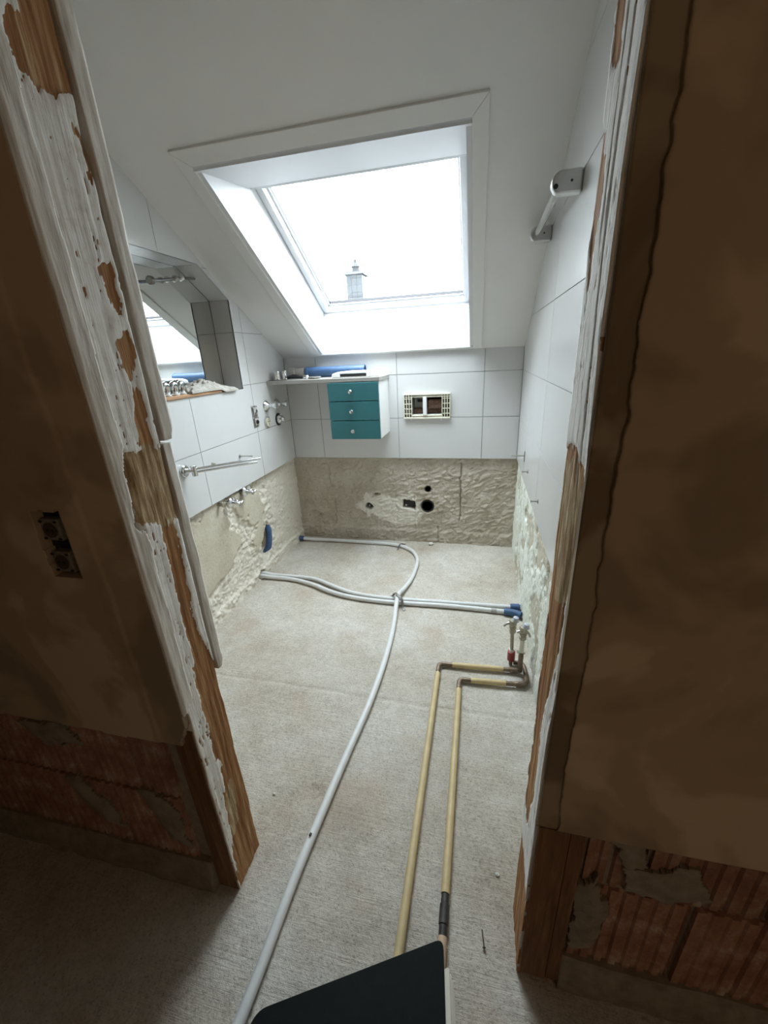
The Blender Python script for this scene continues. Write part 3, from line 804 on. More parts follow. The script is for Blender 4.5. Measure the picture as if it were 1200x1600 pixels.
bm = B(); box(bm, .738, .784, -2.249, -2.228, .70, 2.08); part('batten', bm, 'timber', LP)
bm = B(); box(bm, .738, .797, -2.3695, -2.362, 0, .62); part('front_board', bm, 'timber', LP)

RP = thing('door_post', 'narrow cracked timber door post with flaking paint, right of the doorway beside the tiles', 'door post', (1.61, -2.31, 0))
bareR = [([(-2.20, 1.228), (-2.222, 1.267), (-2.308, 1.296), (-2.341, 1.276), (-2.358, 1.262), (-2.365, 1.221), (-2.362, 1.175), (-2.36, 1.119), (-2.36, 1.07), (-2.33, 1.03), (-2.236, 1.0), (-2.193, 1.075)], .004),
 ([(-2.249, 1.05), (-2.35, 1.07), (-2.35, 1.004), (-2.345, .914), (-2.338, .829), (-2.317, .714), (-2.283, .600), (-2.253, .716), (-2.248, .893)], .003),
 ([(-2.25, .72), (-2.32, .732), (-2.334, .577), (-2.303, .42), (-2.25, .45)], .003),
 ([(-2.23, .35), (-2.37, .30), (-2.38, -.05), (-2.22, -.05)], .008),
 ([(-2.240, 1.683), (-2.273, 1.665), (-2.300, 1.60), (-2.270, 1.50), (-2.245, 1.58)], .004),
 ([(-2.25, 1.80), (-2.30, 1.79), (-2.29, 1.72), (-2.25, 1.73)], .004)]
tanR = [[(-2.24, 1.25), (-2.33, 1.28), (-2.36, 1.20), (-2.36, 1.05), (-2.30, 1.02), (-2.26, 1.08)]]
post_solid('timber_post', RP, 1.570, -1, .088, -2.378, -2.250, 2.08, bareR, tanR, 201, jit(.006, 211), jit(.014, 212),
           lambda U, V: -.012 * np.exp(-((V - 1.08) / .2) ** 2) * sstep(-2.31, -2.37, U) - .006 * sstep(.0035, .0015, np.abs(U + 2.345 - .02 * (noise(V * 5, V * 0, 213) - .5))) * sstep(1.25, 1.35, V)
           - .007 * sstep(.003, .001, np.abs(U + 2.31 - .03 * (noise(V * 4, V * 0, 214) - .5))) * sstep(1.5, 1.6, V))
# old filler over the upper front of the post
def skeep(U, V): return (V > .560 + .006 * (noise(U * 90, U * 0, 221) - .5)) & (U < 1.613)
o = sheet('filler_skim', np.linspace(1.572, 1.62, 14), np.linspace(.54, 2.08, 260), lambda U, V: S3(U, YF0 - .0135 - (fbm(U * 20, V * 9, 222) - .5) * .005, V),
          lambda U, V: S3(U, U * 0 + YF0 + .0, V), keep=skeep, mat='hskim')
o.data.transform(Matrix.Translation(-Vector(RP.location))); o.parent = RP
bm = B(); box(bm, 1.574, 1.6305, -2.3865, -2.3785, .02, .5585); part('front_board', bm, 'timber', RP)
bm = B(); box(bm, 1.6325, 1.659, -2.3850, -2.3785, .02, .5585); part('front_board', bm, 'timber', RP)

# ================================================================== MIRROR NICHE
poly = [(-1.749, 1.276), (-.601, 1.276), (-.601, 1.765), (-.8345, 1.904), (-1.5095, 1.904), (-1.749, 1.765)]
bm = B(); prism(bm, poly, lambda u, v: (-.1265, u, v), lambda u, v: (-.1315, u, v))
o = obj('mirror', bm, 'mirror'); tag(o, 'frameless mirror filling the back of the tiled niche', 'mirror')
bm = B(); prism(bm, NO, lambda u, v: (-.132, u, v), lambda u, v: (-.16, u, v)); obj('niche_back', bm, 'grout', wl)

lm = thing('mirror_lamp', 'slim chrome lamp arm fixed to the mirror in the niche', 'lamp', (-.126, -.865, 1.845))
bm = B(); lathe(bm, [(0, .016), (.004, .016), (.006, .006), (.036, .006)], (-.1263, -.865, 1.845), (1, 0, 0)); part('mount', bm, 'chrome', lm, True)
bm = B(); lathe(bm, [(-.016, .004), (-.014, .010), (-.006, .0155), (.006, .0155), (.014, .010), (.016, .004)], (-.084, -.865, 1.845), (1, 0, 0)); part('ball_joint', bm, 'chrome', lm, True)
bm = B(); tube(bm, [(-.084, -.870, 1.845), (-.084, -.757, 1.857)], .0062); part('short_arm', bm, 'darkchrome', lm, True)
bm = B(); tube(bm, catmull([(-.084, -.870, 1.843), (-.084, -.93, 1.832), (-.082, -1.02, 1.815), (-.080, -1.095, 1.803)], 6), .0075); part('long_arm', bm, 'darkchrome', lm, True)
bm = B(); lathe(bm, [(0, .010), (.003, .0135), (.018, .0135), (.021, .010)], (-.0835, -.905, 1.8365), (0, -1, -.17)); part('collar', bm, 'dullmetal', lm, True)
bm = B(); lathe(bm, [(0, .010), (.004, .019), (.018, .019), (.021, .013), (.024, .013)], (-.080, -1.088, 1.804), (.2, -1, -.12)); part('lamp_head', bm, 'darkchrome', lm, True)

bm = B(); box(bm, -.112, .010, -1.62, -.835, 1.2765, 1.2925)
o = obj('wooden_board', bm, 'board', bevel=.003); tag(o, 'flat light wooden board lying on the niche sill', 'board')

def knob_piece(y, x, lab, k):
    t = thing('basin_tap', lab, 'tap', (x, y, 1.2927), 'chrome tap handles on the wooden board')
    bm = B(); lathe(bm, [(0, .019), (.006, .019), (.009, .013), (.016, .012)], (x, y, 1.2928), (0, 0, 1), 20); part('base', bm, 'white_plastic', t, True)
    bm = B()
    pts = catmull([(x, y + .012, 1.306), (x + .002, y + .010, 1.334), (x + .004, y - .006, 1.346), (x + .004, y - .022, 1.336), (x + .003, y - .026, 1.318)], 5)
    tube(bm, pts, [.010 + .004 * math.sin(i / (len(pts) - 1) * math.pi) for i in range(len(pts))], 12); part('lever', bm, 'chrome', t, True)
for k, (y, lab) in enumerate(((-1.262, 'chrome tap handle on the wooden board, nearest the door post'), (-1.212, 'chrome tap handle on the board, second from the door post'),
                              (-1.160, 'chrome tap handle on the board, third from the door post'), (-1.112, 'chrome tap handle on the board, nearest the beige cloth'))):
    knob_piece(y, -.040 + .004 * k, lab, k)
bm = B(); box(bm, -.02, .002, -1.09, -.93, 1.2928, 1.2985); o = obj('white_strip', bm, 'white_plastic', bevel=.001); tag(o, 'thin white plastic strip lying on the wooden board', 'strip')

# crumpled cloth
def cloth():
    us_ = np.linspace(0, 1, 70); vs_ = np.linspace(0, 1, 56)
    def top(U, V):
        y = -1.10 + .42 * U; x = -.104 + .122 * V
        prof = np.sin(np.pi * np.clip(V * .92 + .06, 0, 1)) ** .45
        w1 = fbm(U * 3.5, V * 3, 301); r1 = np.abs(fbm(U * 11 + 4 * w1, V * 5 - 7 * U + 3 * w1, 302, 3) - .5)
        env = np.clip(np.sin(np.pi * np.clip(U * .96 + .03, 0, 1)), 0, 1) ** .32
        knot = .022 * np.exp(-((U - .40) / .10) ** 2) - .014 * np.exp(-((U - .50) / .035) ** 2) + .010 * np.exp(-((U - .16) / .09) ** 2)
        h = env * prof * (.050 + knot - .095 * r1 + .022 * (w1 - .5))
        y2 = y + .012 * (fbm(U * 6, V * 6, 303) - .5)
        z = np.where(y2 > -.832, 1.2760, 1.2935) + np.maximum(h, .0016)
        edge = sstep(-.86, -.80, y2)
        z = 1.2935 + (1.2765 - 1.2935) * edge + np.maximum(h, .0016)
        return S3(x + .01 * (fbm(U * 8, V * 4, 304) - .5), y2, z)
    def base(U, V):
        T = top(U, V); y2 = T[..., 1]; T[..., 2] = 1.2928 + (1.2758 - 1.2928) * sstep(-.86, -.80, y2); return T
    o = sheet('cleaning_cloth', us_, vs_, top, base, mat='cloth')
    tag(o, 'crumpled beige cleaning cloth heaped at the end of the niche sill', 'cloth')
cloth()

# ================================================================== LEFT WALL FITTINGS
t = thing('double_switch_insert', 'narrow metal double switch insert without cover on the left wall tiles', 'switch', (0, -.515, 1.095))
for i, zc in enumerate((1.130, 1.060)):
    bm = B(); box(bm, .0003, .004, -.548, -.482, zc - .034, zc + .034); f = part('mounting_frame', bm, 'dullmetal', t, bevel=.0015)
    bm = B(); box(bm, .004, .010, -.537, -.493, zc - .022, zc + .022); part('switch_body', bm, 'grey_plastic', t, bevel=.002)
    bm = B(); lathe(bm, [(0, .013), (.008, .012), (.010, .008)], (.010, -.515, zc), (1, 0, 0), 16); part('spindle', bm, 'black_plastic' if i else 'chrome', t, True)
    for s_ in (-1, 1):
        bm = B(); lathe(bm, [(0, .004), (.003, .004)], (.004, -.515 + s_ * .026, zc + .026), (1, 0, 0), 10); part('screw', bm, 'chrome', t)
def stop_valve(y, z, lab):
    t = thing('stop_valve', lab, 'valve', (0, y, z), 'chrome stop valves on the left wall')
    bm = B(); lathe(bm, [(.0003, .038), (.004, .038), (.010, .034), (.022, .020), (.028, .013)], (0, y, z), (1, 0, 0), 28); part('rosette', bm, 'chrome', t, True)
    bm = B(); lathe(bm, [(.028, .013), (.036, .011), (.046, .0125), (.066, .020), (.078, .0225), (.086, .021), (.088, .012)], (0, y, z), (1, 0, 0), 20); part('handle', bm, 'chrome', t, True)
stop_valve(-.358, 1.142, 'chrome cone stop valve on the left wall, nearer the switch insert')
stop_valve(-.200, 1.138, 'chrome cone stop valve on the left wall, nearer the corner shelf')
t = thing('round_wall_box', 'open round wall box with ivory insert below the chrome stop valve', 'wall box', (0, -.369, 1.035))
bm = B(); lathe(bm, [(.0003, .040), (.004, .040), (.005, .034), (.0045, .033)], (0, -.369, 1.035), (1, 0, 0), 28); part('rim', bm, 'grey_plastic', t, True)
bm = B(); lathe(bm, [(.0035, .030), (.012, .029), (.013, .026)], (0, -.369, 1.035), (1, 0, 0), 24); part('insert', bm, 'ivory', t, True)
for dy in (-.010, .010):
    bm = B(); lathe(bm, [(.013, .0035), (.0145, .0035)], (0, -.369 + dy, 1.035 + .004), (1, 0, 0), 10); part('contact_hole', bm, 'black_plastic', t)
bm = B(); box(bm, .013, .0145, -.3705, -.3675, 1.010, 1.028); part('slot', bm, 'black_plastic', t)
t = thing('concealed_valve', 'black ringed concealed valve with ribbed chrome cartridge by the corner', 'valve', (0, -.205, 1.030))
bm = B(); lathe(bm, [(.0003, .044), (.005, .044), (.007, .038), (.006, .034)], (0, -.205, 1.030), (1, 0, 0), 30); part('black_ring', bm, 'black_plastic', t, True)
bm = B(); lathe(bm, [(.005, .033), (.020, .033), (.026, .028), (.034, .026), (.038, .016), (.050, .014), (.052, .008)], (0, -.205, 1.030), (1, 0, 0), 26); part('cartridge', bm, 'chrome', t, True)
for k in range(8):
    a = k * math.pi / 4; bm = B(); c_ = Vector((.024, -.205 + .029 * math.cos(a), 1.030 + .029 * math.sin(a)))
    tube(bm, [c_ - Vector((.012, 0, 0)), c_ + Vector((.010, 0, 0))], .004, 8); part('rib', bm, 'chrome', t, True)

t = thing('swivel_towel_rail', 'chrome swivel towel rail with two thin bars on the left wall', 'towel rail', (0, -1.25, .93))
bm = B(); lathe(bm, [(.0003, .030), (.008, .030), (.012, .026)], (0, -1.262, .935), (1, 0, 0), 24); part('wall_plate', bm, 'chrome', t, True)
bm = B(); tube(bm, [(.010, -1.262, .935), (.045, -1.248, .935)], .012); part('stem', bm, 'chrome', t, True)
bm = B(); lathe(bm, [(-.028, .009), (-.026, .014), (.026, .014), (.028, .009)], (.045, -1.244, .933), (0, 0, 1), 20); part('pivot', bm, 'chrome', t, True)
def rod(p0, p1, r): b_ = B(); tube(b_, [p0, p1], r, 12); return b_
part('bar', rod((.048, -1.235, .940), (.268, -.985, .934), .0065), 'chrome', t, True)
part('bar', rod((.048, -1.235, .924), (.258, -1.005, .918), .0065), 'chrome', t, True)
def wall_screw(x, s, y, z, L, lab, grp, plate=False):
    t = thing('wall_screw', lab, 'screw', (x, y, z), grp)
    bm = B(); lathe(bm, [(.0003, .010), (.004, .010), (.006, .006)], (x, y, z), (s, 0, 0), 16); part('wall_plug', bm, 'dullmetal', t, True)
    bm = B(); lathe(bm, [(.006, .0042), (L - .006, .0042), (L - .004, .0052), (L, .0052)], (x, y, z), (s, 0, 0), 12); part('shank', bm, 'dullmetal', t, True)
    if plate:
        bm = B(); box(bm, min(x + s * .0003, x + s * .005), max(x + s * .0003, x + s * .005), y - .010, y + .010, z - .035, z + .025); part('plate', bm, 'dullmetal', t, bevel=.002)
wall_screw(0, 1, -.765, .892, .085, 'long steel screw left in the wall above the chrome towel rail', None)
wall_screw(0, 1, -1.035, .912, .020, 'short steel stud in the wall behind the chrome towel rail', None)
wall_screw(W, -1, -.495, .838, .075, 'long hanger bolt with plate on the right wall, nearest the back corner', 'hanger bolts on the right wall', True)
wall_screw(W, -1, -.715, .803, .032, 'short hanger bolt on the right wall, middle of three', 'hanger bolts on the right wall')
wall_screw(W, -1, -1.159, .793, .032, 'short hanger bolt on the right wall, nearest the door post', 'hanger bolts on the right wall')

def angle_valve(y, z, lab):
    t = thing('angle_valve', lab, 'valve', (-.02, y, z), 'chrome angle valves below the tiles')
    bm = B(); lathe(bm, [(-.03, .012), (.006, .012), (.007, .030), (.012, .030), (.022, .020), (.024, .014)], (-.004, y, z), (1, 0, 0), 26); part('rosette', bm, 'chrome', t, True)
    bm = B(); lathe(bm, [(.02, .014), (.050, .014), (.052, .018), (.064, .018), (.067, .010)], (-.004, y, z), (1, 0, 0), 22); part('body', bm, 'chrome', t, True)
    bm = B(); tube(bm, [(.036, y, z), (.036, y + .006, z + .030), (.036, y + .007, z + .034)], [.010, .010, .007], 14); part('outlet', bm, 'chrome', t, True)
    bm = B()
    for s_ in (-1, 1): tube(bm, [(.068, y, z), (.070, y + s_ * .018, z + .004), (.070, y + s_ * .024, z + .005)], [.006, .008, .005], 10)
    part('wing_handle', bm, 'chrome', t, True)
angle_valve(-.945, .652, 'chrome angle valve under the tiles, nearer the door post')
angle_valve(-.785, .668, 'chrome angle valve under the tiles, nearer the corner')
t = thing('wall_plug_pipe', 'small capped metal pipe stub beside the nearer angle valve', 'pipe stub', (-.02, -1.03, .672))
bm = B(); lathe(bm, [(-.02, .012), (.012, .012), (.014, .016), (.022, .016), (.024, .010)], (-.004, -1.03, .672), (1, 0, 0), 18); part('stub', bm, 'brass', t, True)

# blue pipe seen in the broken hole
t = thing('blue_pipe', 'blue insulated water pipe showing in a broken hole of the left wall', 'pipe', (-.06, -.52, .10))
bm = B(); tube(bm, catmull([(-.090, -.540, .105), (-.055, -.530, .15), (-.045, -.515, .22), (-.050, -.502, .29), (-.085, -.498, .335)], 5), .022, 16); part('insulation', bm, 'blue_dark', t, True)

# ================================================================== CABINET, SHELF AND THINGS ON IT
CX0, CX1, CY = .436, .786, -.285
t = thing('drawer_cabinet', 'small white wall cabinet with three teal drawers on the back wall', 'cabinet', ((CX0 + CX1) / 2, -.15, .90))
bm = B(); box(bm, CX0, CX0 + .016, CY, -.0005, .902, 1.2745); box(bm, CX1 - .016, CX1, CY, -.0005, .902, 1.2745)
box(bm, CX0 + .016, CX1 - .016, CY, -.0005, .902, .916); box(bm, CX0 + .016, CX1 - .016, -.012, -.0005, .916, 1.2745); box(bm, CX0 + .016, CX1 - .016, CY, -.012, 1.262, 1.2745)
part('carcass', bm, 'white_board', t, bevel=.001)
for z0, z1, zk in ((1.1535, 1.271, 1.214), (1.0275, 1.1495, 1.087), (.9015, 1.0235, .957)):
    bm = B(); box(bm, CX0 + .001, CX1 - .002, CY - .0185, CY - .0005, z0, z1); d = part('drawer', bm, 'teal', t, bevel=.003)
    bm = B(); lathe(bm, [(0, .005), (.010, .005), (.012, .0125), (.020, .0145), (.026, .011), (.028, .004)], (.598, CY - .0187, zk), (0, -1, 0), 18); part('knob', bm, 'chrome', d, True)
bm = B(); box(bm, .0005, .794, -.300, -.0005, 1.2755, 1.3005)
o = obj('wall_shelf', bm, 'shelf', bevel=.002); tag(o, 'long grey shelf board over the teal drawer cabinet reaching to the corner', 'shelf')

t = thing('blue_tube', 'blue plastic tube with grey fitting lying on the corner shelf', 'tube', (.35, -.09, 1.3005))
bm = B(); lathe(bm, [(0, .036), (.004, .037), (.02, .037), (.022, .035), (.415, .035), (.430, .037), (.438, .036), (.438, .028), (.40, .027)], (.205, -.075, 1.3385), (1, 0, 0), 26); part('tube_body', bm, 'blue_plastic', t, True)
bm = B(); lathe(bm, [(0, .026), (.004, .036), (.05, .037), (.055, .032), (.10, .031), (.108, .034), (.125, .034)], (.072, -.080, 1.3385), (1, .02, 0), 24); part('grey_fitting', bm, 'grey_plastic', t, True)

t = thing('white_tray', 'white plastic tray with a dark slot on top of the cabinet', 'tray', (.60, -.20, 1.3005))
bm = B()
pr = [(.455, 1.301), (.462, 1.326), (.50, 1.337), (.58, 1.342), (.66, 1.342), (.745, 1.336), (.775, 1.328), (.782, 1.301)]
prism(bm, pr, lambda u, v: (u, -.262, v), lambda u, v: (u, -.165, v)); part('tray_body', bm, 'white_plastic', t, bevel=.006)
bm = B(); prism(bm, [(.520, 1.307), (.520, 1.3255), (.700, 1.3255), (.700, 1.307)], lambda u, v: (u, -.2626, v), lambda u, v: (u, -.258, v)); part('slot', bm, 'black_plastic', t)
bm = B(); box(bm, .700, .706, -.2632, -.255, 1.303, 1.334); part('divider', bm, 'white_plastic', t)

def cup(name, x, y, r, h, lab, mat='chrome'):
    t = thing(name, lab, 'bathroom fitting', (x, y, 1.3005))
    bm = B(); lathe(bm, [(0, r), (.004, r * 1.05), (h * .5, r), (h - .004, r), (h, r * .9), (h, r * .7), (h * .6, r * .7)], (x, y, 1.3008), (0, 0, 1), 22); part('body', bm, mat, t, True)
    bm = B(); lathe(bm, [(0, r * 1.3), (.006, r * 1.25), (.008, r)], (x, y, 1.3006), (0, 0, 1), 22); part('foot', bm, 'chrome', t, True)
    return t
cup('tumbler_holder', .050, -.225, .021, .058, 'faceted chrome holder on the corner shelf, nearest the left wall')
cup('tumbler_holder', .096, -.205, .017, .060, 'slimmer chrome holder beside the faceted one on the corner shelf')
t = thing('tap_spout', 'flat dark chrome tap lying on the corner shelf before the blue tube', 'tap', (.17, -.22, 1.3005))
bm = B(); tube(bm, catmull([(.125, -.235, 1.316), (.165, -.225, 1.322), (.205, -.22, 1.320), (.235, -.215, 1.314)], 5), [.010] * 5 + [.013] * 6 + [.011] * 5, 14); part('spout', bm, 'black_plastic', t, True)
bm = B(); lathe(bm, [(0, .012), (.012, .014), (.024, .010)], (.240, -.215, 1.3135), (1, .1, 0), 16); part('nozzle', bm, 'chrome', t, True)
t = thing('soap_dish', 'low chrome soap dish on the shelf left of the white tray', 'dish', (.315, -.22, 1.3005))
bm = B(); lathe(bm, [(0, .030), (.006, .042), (.013, .046), (.014, .042), (.009, .030)], (.320, -.215, 1.3006), (0, 0, 1), 24); part('bowl', bm, 'dullmetal', t, True)
bm = B(); lathe(bm, [(0, .010), (.018, .010), (.026, .006)], (.276, -.235, 1.3006), (0, 0, 1), 16); part('mount', bm, 'white_plastic', t, True)
bm = B(); box(bm, -.0, .14, -.289, -.262, 1.3008, 1.305); box(bm, .02, .13, -.262, -.255, 1.3008, 1.305)
for v in bm.verts: v.co.x = max(v.co.x, .012)
o = obj('metal_strip', bm, 'rust', bevel=.001); tag(o, 'flat dark metal strip on the front edge of the corner shelf', 'strip')

# ================================================================== FLUSH PLATE FRAME
t = thing('flush_frame', 'ivory plastic cistern mounting frame without flush plate in the back wall', 'flush frame', (1.061, 0, 1.08))
FXa, FXb, FZa, FZb = .897, 1.225, .990, 1.164
def fb(name, x0, x1, z0, z1, y0=-.022, y1=-.0004, mat='ivory'): b_ = B(); box(b_, x0, x1, y0, y1, z0, z1); return part(name, b_, mat, t, bevel=.0012)
fb('frame_bar', FXa, FXb, FZb - .010, FZb); fb('frame_bar', FXa, FXb, FZb - .026, FZb - .018, -.016); fb('frame_bar', FXa, FXb, FZa, FZa + .010); fb('frame_bar', .955, 1.168, FZa + .018, FZa + .027, -.016)
for s_, xa in ((0, FXa), (1, FXb - .058)):
    for k in range(4): fb('rib', xa + k * .0180, xa + k * .0180 + .0045, FZa + .010, FZb - .010, -.020)
    for k in range(1, 5): fb('rib', xa, xa + .058, FZa + k * .0345 - .002, FZa + k * .0345 + .002, -.018)
    fb('back_web', xa + .001, xa + .057, FZa + .006, FZb - .006, -.003, mat='darkbox2')
fb('centre_bar', 1.035, 1.060, 1.016, 1.144, -.026, .02, 'white_plastic')
for xk in (.945, 1.160):
    b_ = B(); tube(b_, [(xk, -.012, FZa + .004), (xk + .004, -.012, FZa - .014)], .004, 8); part('clip', b_, 'white_plastic', t, True)
cn = thing('cistern_recess', 'dark recess with brown insulation behind the ivory frame', 'recess', (1.061, .10, 1.08))
bm = B(); box(bm, .956, 1.167, .1485, .1695, 1.0185, 1.1415); part('insulation', bm, 'insul', cn)
bm = B(); box(bm, .957, 1.166, .045, .148, 1.0187, 1.055); part('insulation_ledge', bm, 'insul', cn, bevel=.006)
bm = B(); box(bm, 1.064, 1.166, .020, .148, 1.0555, 1.118); part('insulation_block', bm, 'insul', cn, bevel=.008)
bm = B(); box(bm, .958, 1.030, .070, .148, 1.0555, 1.1405); cb = part('cistern_wall', bm, 'grey_plastic', cn, bevel=.004)
bm = B(); box(bm, .985, 1.020, .060, .0698, 1.098, 1.116); part('clip', bm, 'black_plastic', cb)

# drain and supply sockets in the back wall
def socket_ring(x, z, r, depth, lab):
    t = thing('drain_socket', lab, 'pipe socket', (x, .03, z))
    bm = B(); lathe(bm, [(0, r), (.10, r), (.10, r * .5), (.098, r * .88), (.0, r * .88)], (x, depth, z), (0, 1, 0), 28); part('pipe_wall', bm, 'black_plastic', t, True)
socket_ring(1.053, .303, .046, .034, 'large black drain pipe socket in the rough back wall')
socket_ring(1.059, .445, .0215, .032, 'small black pipe socket above the large drain socket')

def hole_darkener(x0, x1, z0, z1, y, lab):  # black box added inside a broken hole so its interior looks dark
    t = thing('dark_insert', lab, 'dark insert', ((x0 + x1) / 2, y, z0))
    bm = B(); box(bm, x0, x1, y, .15, z0, z1); part('box_shell', bm, 'darkbox', t, bevel=.006)
    bm = B(); tube(bm, [(x0 + .012, y + .002, z0 + .012), (x0 + .016, y - .010, z0 + .016)], .008, 10); part('grey_stub', bm, 'grey_plastic', t, True)
hole_darkener(.866, .950, .287, .345, .052, 'black box added to darken the broken hole left of the large drain socket')
hole_darkener(.560, .598, .268, .305, .060, 'small black box added to darken the leftmost broken hole of the back wall')

# ================================================================== TOWEL RAIL ON THE RIGHT WALL
t = thing('towel_rail', 'chrome towel rail with two rounded brackets on the right wall', 'towel rail', (W, -1.12, 1.87))
def bracket(y):
    n = 12; pts = [(W - .0004, 1.840)] + [(1.640 - .030 * math.sin(a), 1.870 - .030 * math.cos(a)) for a in [math.pi * k / n for k in range(n + 1)]] + [(W - .0004, 1.900)]
    bm = B(); prism(bm, pts, lambda u, v: (u, y - .022, v), lambda u, v: (u, y + .010, v)); b_ = part('bracket', bm, 'chrome2', t, bevel=.006)
    bm = B(); lathe(bm, [(0, .0035), (.0015, .0035)], (1.665, y - .0222, 1.870), (0, -1, 0), 10); part('screw_hole', bm, 'black_plastic', b_)
    return b_
bracket(-1.400); bracket(-.822)
bm = B(); tube(bm, [(1.636, -1.389, 1.868), (1.636, -.845, 1.868)], .012, 16); part('bar', bm, 'chrome', t, True)
bm = B(); lathe(bm, [(0, .0065), (.002, .0065)], (1.6225, -1.4222, 1.860), (0, -1, 0), 18); part('bar_end', bm, 'black_plastic', t)

# ================================================================== FLOOR PIPES
PR = .0135
t = thing('white_pipe', 'long white plastic pipe curving from the back corner towards the viewer', 'pipe', (.98, -1.4, 0))
pts = [(-.01, -.085, .020), (.12, -.083, .015), (.30, -.078, .014), (.50, -.082, .014), (.70, -.086, .014), (.85, -.112, .014), (.96, -.19, .014), (1.014, -.30, .014), (1.028, -.42, .014), (1.020, -.60, .014), (.995, -.74, .022), (.980, -.83, .042), (.981, -.89, .046), (.988, -.97, .034), (1.003, -1.12, .015), (1.013, -1.30, .014), (1.014, -1.50, .014), (1.004, -1.70, .014), (.985, -1.90, .014), (.967, -2.12, .014), (.953, -2.32, .014), (.947, -2.53, .014), (.936, -2.75, .014), (.920, -3.00, .014)]
bm = B(); tube(bm, catmull(pts, 6), PR, 16); part('sleeve', bm, 'white_pipe', t, True)
bm = B(); tube(bm, [(-.05, -.085, .022), (.02, -.085, .020)], .019, 16); part('end_sleeve', bm, 'blue_dark', t, True)
bm = B(); tube(bm, [(.9595, -2.205, .030), (.9583, -2.212, .030)], .004, 8); part('mark', bm, 'soot', t)

t = thing('white_pipe', 'white plastic pipe crossing the floor, the rear of the parallel pair', 'pipe', (.8, -.84, 0))
pts = [(-.05, -.690, .030), (.06, -.690, .018), (.20, -.684, .014), (.36, -.696, .014), (.50, -.755, .014), (.64, -.815, .014), (.80, -.845, .014), (.985, -.852, .014), (1.28, -.842, .014), (1.60, -.838, .016), (1.655, -.838, .018)]
bm = B(); tube(bm, catmull(pts, 6), PR * .92, 16); part('sleeve', bm, 'white_pipe', t, True)
bm = B(); tube(bm, [(1.645, -.838, .018), (1.650, -.838, .018), (1.692, -.838, .020), (1.700, -.838, .020)], [.016, .020, .020, .015], 16); part('coupling', bm, 'blue_dark', t, True)
t = thing('white_pipe', 'white plastic pipe crossing the floor, the front of the parallel pair', 'pipe', (.8, -.88, 0))
pts = [(-.05, -.722, .026), (.06, -.720, .016), (.20, -.722, .014), (.36, -.760, .014), (.50, -.822, .014), (.64, -.866, .014), (.80, -.887, .014), (.985, -.890, .014), (1.28, -.878, .014), (1.58, -.888, .016), (1.62, -.892, .018)]
bm = B(); tube(bm, catmull(pts, 6), PR, 16); part('sleeve', bm, 'white_pipe', t, True)
bm = B(); tube(bm, [(1.535, -.8865, .015), (1.537, -.8865, .015), (1.565, -.8875, .0155), (1.567, -.8875, .0155)], [.0138, .0155, .0155, .0138], 16); part('printed_ring', bm, 'grey_plastic', t, True)
bm = B(); tube(bm, catmull([(1.608, -.891, .018), (1.640, -.895, .020), (1.675, -.905, .020), (1.698, -.915, .018)], 4), .021, 16); part('coupling', bm, 'blue_plastic', t, True)
# perforated fixing bands
def band(pts, lab):
    bm = B(); P = catmull(pts, 5); wv = Vector((.006, .006, 0))
    for a_, b_ in zip(P, P[1:]):
        q = [bm.verts.new(p) for p in (a_ - wv, a_ + wv, b_ + wv, b_ - wv)]; bm.faces.new(q)
    bmesh.ops.remove_doubles(bm, verts=bm.verts, dist=1e-5)
    bmesh.ops.solidify(bm, geom=bm.faces[:], thickness=.0022)
    o = obj('fixing_band', bm, 'wire'); tag(o, lab, 'pipe clamp', 'steel fixing bands over the pipes')
band([(1.035, -.945, .002), (1.022, -.925, .012), (1.012, -.905, .050), (.985, -.885, .066), (.962, -.862, .064), (.948, -.835, .040), (.940, -.815, .012), (.925, -.80, .002)], 'steel fixing band where the three white pipes cross')
band([(.840, -.165, .002), (.846, -.142, .014), (.852, -.122, .030), (.858, -.100, .028), (.866, -.080, .012), (.885, -.055, .003)], 'steel fixing band on the white pipe at the back wall')

# copper heating pipes in cream sleeves
CR = .0125; ZP = .0135
t = thing('copper_pipe', 'cream sleeved copper pipe on the floor, the left of two without scorched joint', 'pipe', (1.28, -1.9, 0))
part('sleeve', rod((1.281, -3.0, ZP), (1.281, -1.432, ZP), CR), 'cream_pipe', t, True)
part('sleeve', rod((1.345, -1.366, ZP), (1.583, -1.354, ZP), CR), 'cream_pipe', t, True)
bm = B(); tube(bm, catmull([(1.281, -1.434, ZP), (1.281, -1.40, ZP), (1.284, -1.378, ZP), (1.300, -1.368, ZP), (1.347, -1.366, ZP)], 5), .0105, 14); part('elbow', bm, 'copper', t, True)
bm = B(); tube(bm, [(1.581, -1.354, ZP), (1.61, -1.353, ZP), (1.611, -1.353, ZP), (1.648, -1.352, ZP)], [.0105, .0105, .0125, .0125], 14); part('joint', bm, 'copper', t, True)
t = thing('copper_pipe', 'cream sleeved copper floor pipe with a scorched joint, the right of two', 'pipe', (1.384, -1.9, 0))
part('sleeve', rod((1.386, -2.268, ZP), (1.383, -1.515, ZP), CR), 'cream_pipe', t, True)
part('sleeve', rod((1.388, -3.0, ZP), (1.3866, -2.360, ZP), CR), 'pink_pipe', t, True)
part('sleeve', rod((1.435, -1.452, ZP), (1.590, -1.442, ZP), CR), 'cream_pipe', t, True)
bm = B(); tube(bm, [(1.3862, -2.266, ZP), (1.3864, -2.29, ZP), (1.3864, -2.292, ZP), (1.3866, -2.335, ZP), (1.3866, -2.337, ZP), (1.3867, -2.362, ZP)], [.0105, .0105, .0128, .0128, .0108, .0108], 14); part('scorched_joint', bm, 'soot', t, True)
